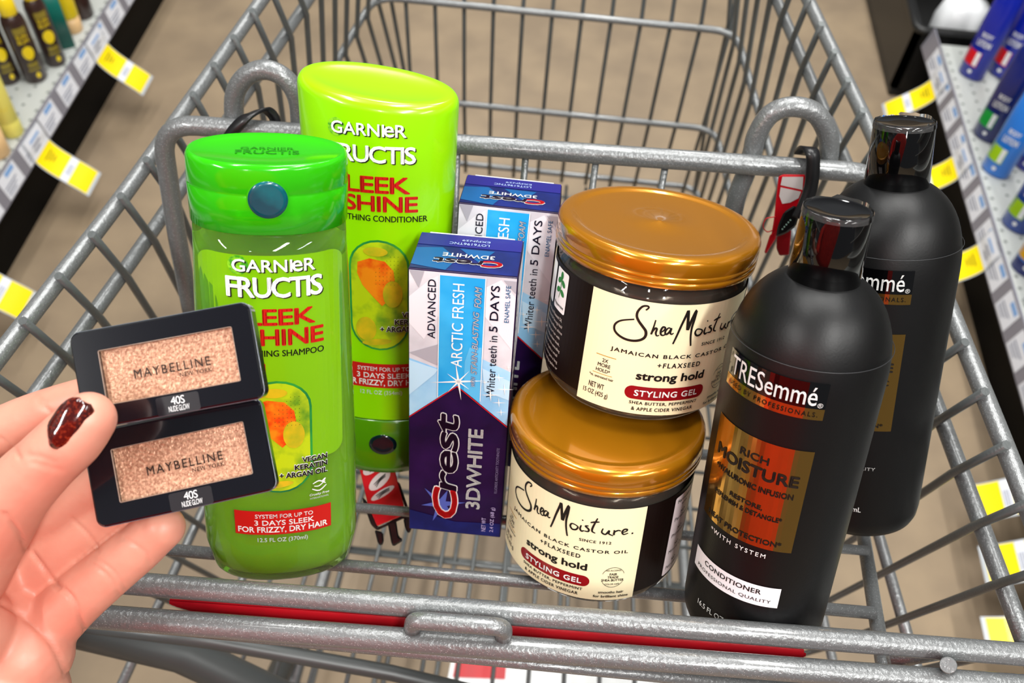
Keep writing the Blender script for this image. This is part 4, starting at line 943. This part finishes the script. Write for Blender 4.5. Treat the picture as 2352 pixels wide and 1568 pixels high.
for cx_, cy_, a_, b_, ti in ((856, 1070, 28, 13, -.75), (872, 1103, 31, 14, -.75), (879, 1132, 31, 8, -.55)):
    tplate('white_oval', [(cx_ + a_ * math.cos(q) * math.cos(ti) - b_ * math.sin(q) * math.sin(ti), cy_ + a_ * math.cos(q) * math.sin(ti) + b_ * math.sin(q) * math.cos(ti)) for q in [2 * math.pi * k / 20 for k in range(20)]], .0006, .0003, WHV, 0)
    b = Print(lambda u, v, off: tp(u, v, .0007 + off), 0)
    for q in range(3): b.stroke([(cx_ - a_ * .6 * math.cos(ti) + q * 3, cy_ - a_ * .6 * math.sin(ti) + 3 * q - 3), (cx_, cy_ + 3 * q - 4), (cx_ + a_ * .6 * math.cos(ti), cy_ + a_ * .6 * math.sin(ti) + 3 * q - 3)], 2.2, 1)
    o = b.done('oval_marks', INK, tg); o.matrix_parent_inverse = inv
tplate('buckle', [(832, 1140), (842, 1150), (868, 1210), (925, 1188), (930, 1165), (912, 1105), (918, 1108), (940, 1172), (942, 1200), (928, 1190), (866, 1218), (852, 1205), (836, 1160)], -.0008, .004, BLACKPL, .0008)
tplate('prong', [(860, 1216), (880, 1222), (882, 1245), (876, 1254), (868, 1248)], -.0008, .004, BLACKPL, .001)
tplate('prong', [(890, 1200), (910, 1195), (916, 1232), (926, 1238), (920, 1246), (910, 1250), (904, 1256), (899, 1248)], -.0008, .004, BLACKPL, .001)
tplate('prong', [(926, 1190), (944, 1188), (945, 1218), (938, 1226), (930, 1212)], -.0008, .004, BLACKPL, .001)

# ------------------------------------------------------------------ store shelves
SHELFM = mat('light grey shelf steel', '#b9bcb8', .4, coat=.2); KICK = mat('black kick plate', '#070707', .6, spec=.15); STRIPG = mat('grey price strip', '#7d7c86', .35, coat=.3)
LABW = mat('white price label', '#dfe2ea', .35, coat=.3); YEL = mat('yellow sale tag', '#f2d800', .4, coat=.2); BLUEI = mat('blue label ink', '#7aa3d6', .5); GREYI = mat('grey label ink', '#8b90a0', .5)
CLEAR = mat('clear tag edge', '#b9bfc4', .2, coat=.5)
def shelf(side, xe, y0, y1, label):
    s = 1 if side == 'right' else -1
    t = thing('shelf_unit', label, 'shelf', Matrix.Translation((xe, y0, 0)))
    def L(x0, x1, ya, yb, za, zb, bev=0): # local box from world coords, x as distance from the aisle edge outward
        a, b = sorted((s * x0, s * x1)); return box(a, b, ya - y0, yb - y0, za, zb, bev)
    obj('base_deck', L(.012, .50, y0, y1, .138, .155, .002), SHELFM, t, smooth=False)
    obj('kick_plate', L(.045, .50, y0, y1, 0, .137), KICK, t, smooth=False, label='black kick plate')
    obj('back_panel', L(.50, .52, y0, y1, 0, 1.9), mat('shelf back panel', '#8d8f8c', .6), t, smooth=False)
    for z in (.62, 1.0, 1.38):
        obj('shelf_board', L(.14, .50, y0, y1, z, z + .02, .002), SHELFM, t, smooth=False)
    # holes of the perforated deck
    bmh = bmesh.new()
    yy = y0 + .03
    while yy < y1 - .03:
        for j in range(4):
            cx_, cy_ = s * (.045 + .03 * j), yy - y0 + (.0125 if j % 2 else 0)
            if yy > .8: bmh.faces.new([bmh.verts.new((cx_ + .0035 * math.cos(a), cy_ + .0035 * math.sin(a), .1553)) for a in [2 * math.pi * k / 10 for k in range(10)]])
        yy += .027
    obj('perforation', bmh, mat('hole shadow steel', '#6f7370', .6), t, smooth=False, kind='stuff')
    # slanted price strip
    bm = bmesh.new(); A = [(s * .0, .148 - .004), (s * .010, .190), (s * .013, .190), (s * .013, .140)]
    r0 = [bm.verts.new((x, 0, z)) for x, z in A]; r1 = [bm.verts.new((x, y1 - y0, z)) for x, z in A]
    for k in range(4): bm.faces.new((r0[k], r0[(k + 1) % 4], r1[(k + 1) % 4], r1[k]))
    bm.faces.new(r0[::-1]); bm.faces.new(r1); bmesh.ops.recalc_face_normals(bm, faces=bm.faces)
    obj('price_strip', bm, STRIPG, t, smooth=False)
    # labels in the strip
    zf = lambda v: (s * (.010 * (v - .144) / .046) - s * .0006, v)
    yk = {'left': 1.43 - .0825 * 12, 'right': 1.625 - .155 * 0 - .083 * 14}[side]
    while yk < y1 - .03:
        if yk > y0 + .03:
            def lm(u, v, off, yk=yk): x, z = zf(v); return Vector((x - s * off, yk - y0 + (u if s > 0 else -u) * -1, z))
            b = Print(lm, 0); b.rect(-.029, .029, .147, .187, 1); o = b.done('price_label', LABW, t)
            b = Print(lm, 0); b.rect(-.006, .022, .176, .1845, 2); b.done('label_number', BLUEI, o) if False else b.done('label_number', BLUEI, t)
            b = Print(lm, 0)
            for q in range(3): b.rect(-.024, .004 + .006 * q, .152 + .006 * q, .155 + .006 * q, 2)
            b.done('label_line', GREYI, t)
        yk += .0825
    return t
shelf('left', -.903, -.6, 2.6, 'grey store shelf with black kick plate along the left of the aisle')
shelf('right', .755, -.6, 1.79, 'grey store shelf with black kick plate along the right of the aisle')

def sale_tag(side, y, label, drop=.11, out=.085):
    s = 1 if side == 'right' else -1; xe = .755 if side == 'right' else -.903
    t = thing('sale_tag', label, 'tag', Matrix.Translation((xe, y - (.02 if side == 'left' else 0), .17)), 'yellow sale tags on the %s shelf' % side)
    # path in the x-z plane: lies on the strip, then curls out into the aisle
    path = [(s * .0088 - s * .002, .018), (s * .004 - s * .002, .0), (-s * .002, -.022), (-s * .016, -.042), (-s * .038, -.062), (-s * .060, -.080), (-s * (out - .010), -.094)]
    P3 = catmull([(x, 0, z) for x, z in path], 6); cum = [0]
    for a, b in zip(P3[:-1], P3[1:]): cum.append(cum[-1] + (b - a).length)
    Lt = cum[-1]
    def pm(u, v, off):   # u along y, v along the tag from the top
        d = max(0, min(Lt, v)); i = 0
        while i < len(cum) - 2 and cum[i + 1] < d: i += 1
        f = (d - cum[i]) / (cum[i + 1] - cum[i]); p = P3[i].lerp(P3[i + 1], f); tt = (P3[i + 1] - P3[i]).normalized(); nn = Vector((0, 1, 0)).cross(tt); nn = nn if nn.z + nn.x * -s > 0 else -nn
        return Vector((p.x, u, p.z)) + nn * off
    def strip(name, m, u0, u1, v0, v1, lay, mm=10):
        bm = bmesh.new(); n_ = 22; prev = None
        for i in range(n_ + 1):
            v = v0 + (v1 - v0) * i / n_; a, b = bm.verts.new(pm(u0, v, .0005 * lay)), bm.verts.new(pm(u1, v, .0005 * lay))
            if prev: bm.faces.new((prev[0], prev[1], b, a))
            prev = (a, b)
        return obj(name, bm, m, t, smooth=False)
    bs = strip('tag_backing', CLEAR, -.031, .031, 0, Lt, 0); sd = bs.modifiers.new('s', 'SOLIDIFY'); sd.thickness = .0005; sd.offset = 0
    strip('tag_header', LABW, -.029, .029, .001, .040, 1)
    strip('tag_yellow', YEL, -.029, .029, .041, .088, 1)
    strip('tag_white_band', LABW, -.029, .029, .0885, .102, 1)
    strip('tag_yellow', YEL, -.029, .029, .1025, Lt - .006, 1)
    for k in range(3): strip('tag_print', mat('olive ink', '#8a7a08', .5), -.012 + .004 * k, .016 - .003 * k, .052 + .006 * k, .0545 + .006 * k, 2)
    for k in range(3): strip('tag_print', GREYI, -.014, .012, .092 + .003 * k, .0932 + .003 * k, 2)
    for k in range(3): strip('tag_print', BLUEI if k == 0 else GREYI, -.016, .018 - .006 * k, .010 + .009 * k, .014 + .009 * k, 2)
    return t
for y, l in ((1.509, 'yellow sale tag curling off the left shelf edge, farthest up the aisle'), (1.218, 'yellow sale tag curling off the left shelf edge, between two others'), (.925, 'yellow sale tag at the left picture edge, cut off by the frame')): sale_tag('left', y, l)
for y, l in ((1.640, 'yellow sale tag on the right shelf end, above the far black bottle cap'), (1.405, 'yellow sale tag on the right shelf, just right of the far black cap'), (1.175, 'yellow sale tag on the right shelf, beside the far black bottle shoulder')): sale_tag('right', y, l)
for (px, py), l in (((2290, 1125), 'yellow sale tag seen through the cart wires at the right, upper one'), ((2325, 1270), 'yellow sale tag seen through the cart wires at the right, lower one'), ((2335, 1440), 'yellow sale tag in the bottom right corner, mostly hidden by the rear bars')):
    p = atz(px, py, .125); sale_tag('right', p[1], l, out=.085 + max(0, .70 - p[0]))

# ---- goods on the shelves
def goods(name, label, cat, group, base, r, prof, m, parts=(), nexp=2, spin=0, depth=1.0, lean=(0, 0)):
    """prof: (z, radius fraction); parts: (name, profile, material) ; last entries ('patch', u0,u1,v0,v1, mat)"""
    M = Matrix.Translation((base[0], base[1], .1552)) @ Matrix.Rotation(lean[0], 4, 'X') @ Matrix.Rotation(lean[1], 4, 'Y') @ Matrix.Rotation(spin, 4, 'Z')
    t = thing(name, label, cat, M, group)
    obj('bottle_body', loft([(z, r * f, r * f * depth) for z, f in prof], 32, nexp), m, t)
    mp = sup_map(lambda v: r, lambda v: r * depth, nexp)
    for p in parts:
        if p[0] == 'patch':
            b = Print(mp, .004); b.rect(p[1], p[2], p[3], p[4], p[6] if len(p) > 6 else 2, r=p[7] if len(p) > 7 else 0); b.done('label_patch', p[5], t)
        elif p[0] == 'oval':
            b = Print(mp, .004); b.oval(p[1], p[2], p[3], p[4], 3, 0, 20); b.done('label_emblem', p[5], t)
        elif p[0] == 'text':
            b = Print(mp, .004); b.text(p[1], p[2], p[3], p[4], p[5], .03, lay=4, rot=p[7] if len(p) > 7 else 0); b.done('lettering', p[6], t)
        else: obj(p[0], loft([(z, r * f, r * f * depth) for z, f in p[1]], 32, nexp), p[2], t)
    return t
BRN = mat('brown bottle plastic', '#33201c', .3, coat=.3); YCAP = mat('yellow plastic', '#f0d21a', .35, coat=.3); CREAMY = mat('pale yellow tube', '#e8dd6e', .45); TANB = mat('tan plastic', '#d9b380', .4)
TEALB = mat('teal carton', '#04665a', .35); OLIVE = mat('gold brown ink', '#8a7a2a', .4)
def up(b): return [(0, .9), (.004, 1), (b, 1)]
bprof = [(0, .88), (.004, 1), (.118, 1), (.130, .9), (.137, .66), (.142, .5)]; bcap = [(.138, .68), (.140, .72), (.172, .70), (.175, .55)]
bp = lambda v0=.05: [('cap', bcap, YCAP), ('patch', -.010, .012, .105, .118, OLIVE), ('text', 'SUN', -.009, .010, .096, .104, YCAP), ('text', 'BUM', -.009, .010, .086, .094, YCAP), ('oval', .001, .066, .010, .014, YCAP), ('patch', -.008, .010, .036, .046, OLIVE), ('patch', -.010, .011, .028, .033, OLIVE), ('oval', .003, .018, .004, .006, YCAP)]
gl = 'sun care bottles on the left shelf'
for (px, py), rr, l in (((99, 186), .021, 'brown sun lotion bottle with yellow cap and emblem, nearest on the left shelf edge'), ((145, 150), .019, 'brown sun lotion bottle just behind the nearest brown one, beside the teal carton'), ((38, 190), .021, 'brown sun lotion bottle at the left picture edge, left of the nearest one'), ((208, 42), .020, 'brown bottle with yellow cap at the top of the left shelf in view')):
    p = atz(px, py, .1552); s_ = .0 if px < 200 else -.09
    goods('lotion_bottle', l, 'bottle', gl, (p[0] - .016, p[1] + .008), rr, bprof if px < 200 else [(0, .88), (.004, 1), (.05, 1), (.06, .86), (.062, .8)], BRN, bp() if px < 200 else [('cap', [(.06, .9), (.062, .95), (.10, .93), (.103, .8)], YCAP)], spin=.75)
p = atz(163, 108, .1552)
goods('teal_carton', 'narrow dark teal carton between brown bottles and yellow tube on the left shelf', 'box', gl, (p[0] - .01, p[1] + .006), .014, [(0, 1), (.14, 1)], TEALB, (), nexp=8, spin=.6)
p = atz(184, 74, .1552)
goods('lotion_tube', 'bright yellow tube standing on a tan cap on the left shelf, beside the teal carton', 'tube', gl, (p[0] - .014, p[1] + .006), .018, [(.032, .95), (.036, 1), (.15, 1.05), (.16, .9)], YCAP, [('cap', [(0, .92), (.003, .97), (.032, .97)], TANB)], spin=.6)
p = atz(165, 30, .1552)
goods('lotion_tube', 'yellow tube with round bottom behind the teal carton on the left shelf', 'tube', gl, (p[0] - .04, p[1] + .01), .017, [(0, .8), (.006, 1), (.15, 1.05), (.16, .9)], YCAP, (), spin=.6)
p = atz(46, 312, .1552)
goods('lotion_tube', 'pale yellow tube with dark print near the perforated deck on the left shelf', 'tube', gl, (p[0] - .014, p[1] + .006), .018, [(0, .9), (.004, 1), (.03, 1), (.031, .97), (.033, 1), (.15, 1.08), (.16, .9)], CREAMY, [('text', 'SUN', -.010, .010, .105, .113, OLIVE), ('text', 'BUM', -.010, .010, .094, .102, OLIVE), ('oval', .001, .072, .009, .012, YCAP)], spin=.7)
p = atz(14, 362, .1552)
goods('lotion_tube', 'yellow tube on a tan orange cap at the left picture edge', 'tube', gl, (p[0] - .016, p[1] + .008), .020, [(.055, .95), (.06, 1), (.15, 1.05), (.16, .9)], YCAP, [('cap', [(0, .92), (.003, 1), (.055, 1)], TANB)], spin=.6)
NAV = mat('royal blue plastic', '#0c1f9a', .25, coat=.4); NAV2 = mat('navy blue plastic', '#0d1c66', .25, coat=.4); SKYB = mat('bright blue plastic', '#1478dc', .25, coat=.4)
GRNP = mat('green label', '#19a83c', .4); LIMP = mat('lime label', '#a8d414', .4); REDP = mat('red label', '#e0141c', .4); ORP = mat('orange label', '#f0b012', .4)
gr = 'blue lotion bottles on the right shelf'
fp = [(0, .86), (.005, 1), (.12, 1.02), (.19, .9), (.2, .6)]
def blue(px, py, label, body, band, off=(.022, .008), r=.027, top=None, spin=-.75):
    p = atz(px, py, .1552)
    ps = [('patch', -r * .95, r * .25, .030, .062, band, 2), ('patch', -r * .1, r * .2, .032, .062, PRINT_WHITE, 3), ('text', 'LOTION', -.013, .015, .075, .088, PRINT_WHITE), ('text', 'BODY', -.010, .012, .094, .104, PRINT_WHITE), ('oval', .0, .018, .004, .004, PRINT_WHITE)]
    if top: ps.append(('patch', -r * .97, r * .9, .002, .026, top, 2))
    return goods('lotion_bottle', label, 'bottle', gr, (p[0] + off[0], p[1] + off[1]), r, fp, body, ps, depth=.62, spin=spin)
blue(2205, 176, 'royal blue lotion bottle with red label at the far corner of the right shelf', NAV, REDP)
blue(2262, 168, 'royal blue bottle with red label, second row behind the corner one on the right shelf', NAV, REDP, (.03, .0))
blue(2238, 318, 'navy lotion bottle with green label on the right shelf', NAV2, GRNP)
blue(2258, 398, 'bright blue lotion bottle with lime label, half in front of the green labelled one', SKYB, LIMP)
blue(2318, 380, 'royal blue bottle behind the bright blue one at the right picture edge', NAV, SKYB, (.03, 0))
blue(2304, 525, 'blue lotion bottle with lime label, nearer on the right shelf', mat('deep blue plastic', '#10409c', .25, coat=.4), LIMP)
blue(2328, 627, 'bright blue lotion bottle with orange label, nearest blue one on the right shelf', SKYB, ORP, top=NAV2)
p = atz(2340, 705, .1552)
goods('lotion_bottle', 'white lotion bottle at the right picture edge, nearest on the right shelf', 'bottle', gr, (p[0] + .03, p[1]), .026, fp, mat('white plastic', '#e6e8ea', .3, coat=.3), [('patch', -.02, .02, .04, .1, SKYB)], depth=.7, spin=-.7)
# black crate beyond the right shelf with a white object in it
CR = mat('black crate plastic', '#181818', .45, coat=.15)
ct = thing('crate', 'black plastic crate on the floor beyond the end of the right shelf', 'crate', Matrix.Translation((.98, 2.0, 0)))
bm = box(-.24, .24, -.19, .22, 0, .02, .004); box(-.24, -.225, -.19, .22, .02, .17, 0, bm=bm); box(.225, .24, -.19, .22, .02, .17, 0, bm=bm); box(-.24, .24, -.19, -.175, .02, .17, 0, bm=bm); box(-.24, .24, .205, .22, .02, .17, 0, bm=bm)
obj('bin', bm, CR, ct, smooth=False)
obj('rim', sweep(fillet([(-.24, 0, .17), (-.24, -.19, .17), (.24, -.19, .17), (.24, .22, .17), (-.24, .22, .17), (-.24, .0, .17)], .02), .009, 10), CR, ct)
p = atz(2185, 20, .17)
wt = thing('white_bottle', 'rounded white plastic bottle lying in the black crate at the top right', 'bottle', Matrix.Translation((p[0] + .03, p[1] + .0, .075)))
obj('bottle_body', loft([(-.055, .02, .02), (-.05, .04, .035), (-.03, .052, .045), (.07, .055, .048), (.11, .045, .04), (.12, .02, .02)], 32, 2.6), mat('white plastic', '#e6e8ea', .3, coat=.3), wt)
obj('handle_slot', box(-.054, -.047, -.01, .004, .02, .045, .002), BLACKPL, wt, smooth=False)

# ------------------------------------------------------------------ print and fittings belong to the part they sit on
SUB = {'cap_button': 'flip_cap', 'button_ring': 'flip_cap', 'embossed_lettering': 'flip_cap', 'banner_lettering': 'red_banner', 'tab_lettering': 'red_tab',
       'seed_print': 'capsule_print', 'bubble_print': 'capsule_print', 'dot_print': 'capsule_print', 'pill_lettering': 'pill_print', 'script_lettering': 'cream_label',
       'sticker_lettering': 'shade_sticker', 'claims_lettering': 'claims_panel', 'seal_remnant': 'screw_cap', 'top_lettering': 'top_flap', 'code_lettering': 'top_strip',
       'brand_initial': 'carton', 'side_print': 'side_silver', 'label_number': 'price_strip', 'label_line': 'price_strip', 'oval_marks': None}
base = lambda n: n.split('.')[0]
for o in list(C.objects):
    tgt = SUB.get(base(o.name))
    if tgt and o.parent and o.parent.parent is None:
        sib = [c for c in o.parent.children if base(c.name) == tgt]
        if sib: o.parent = sib[0]
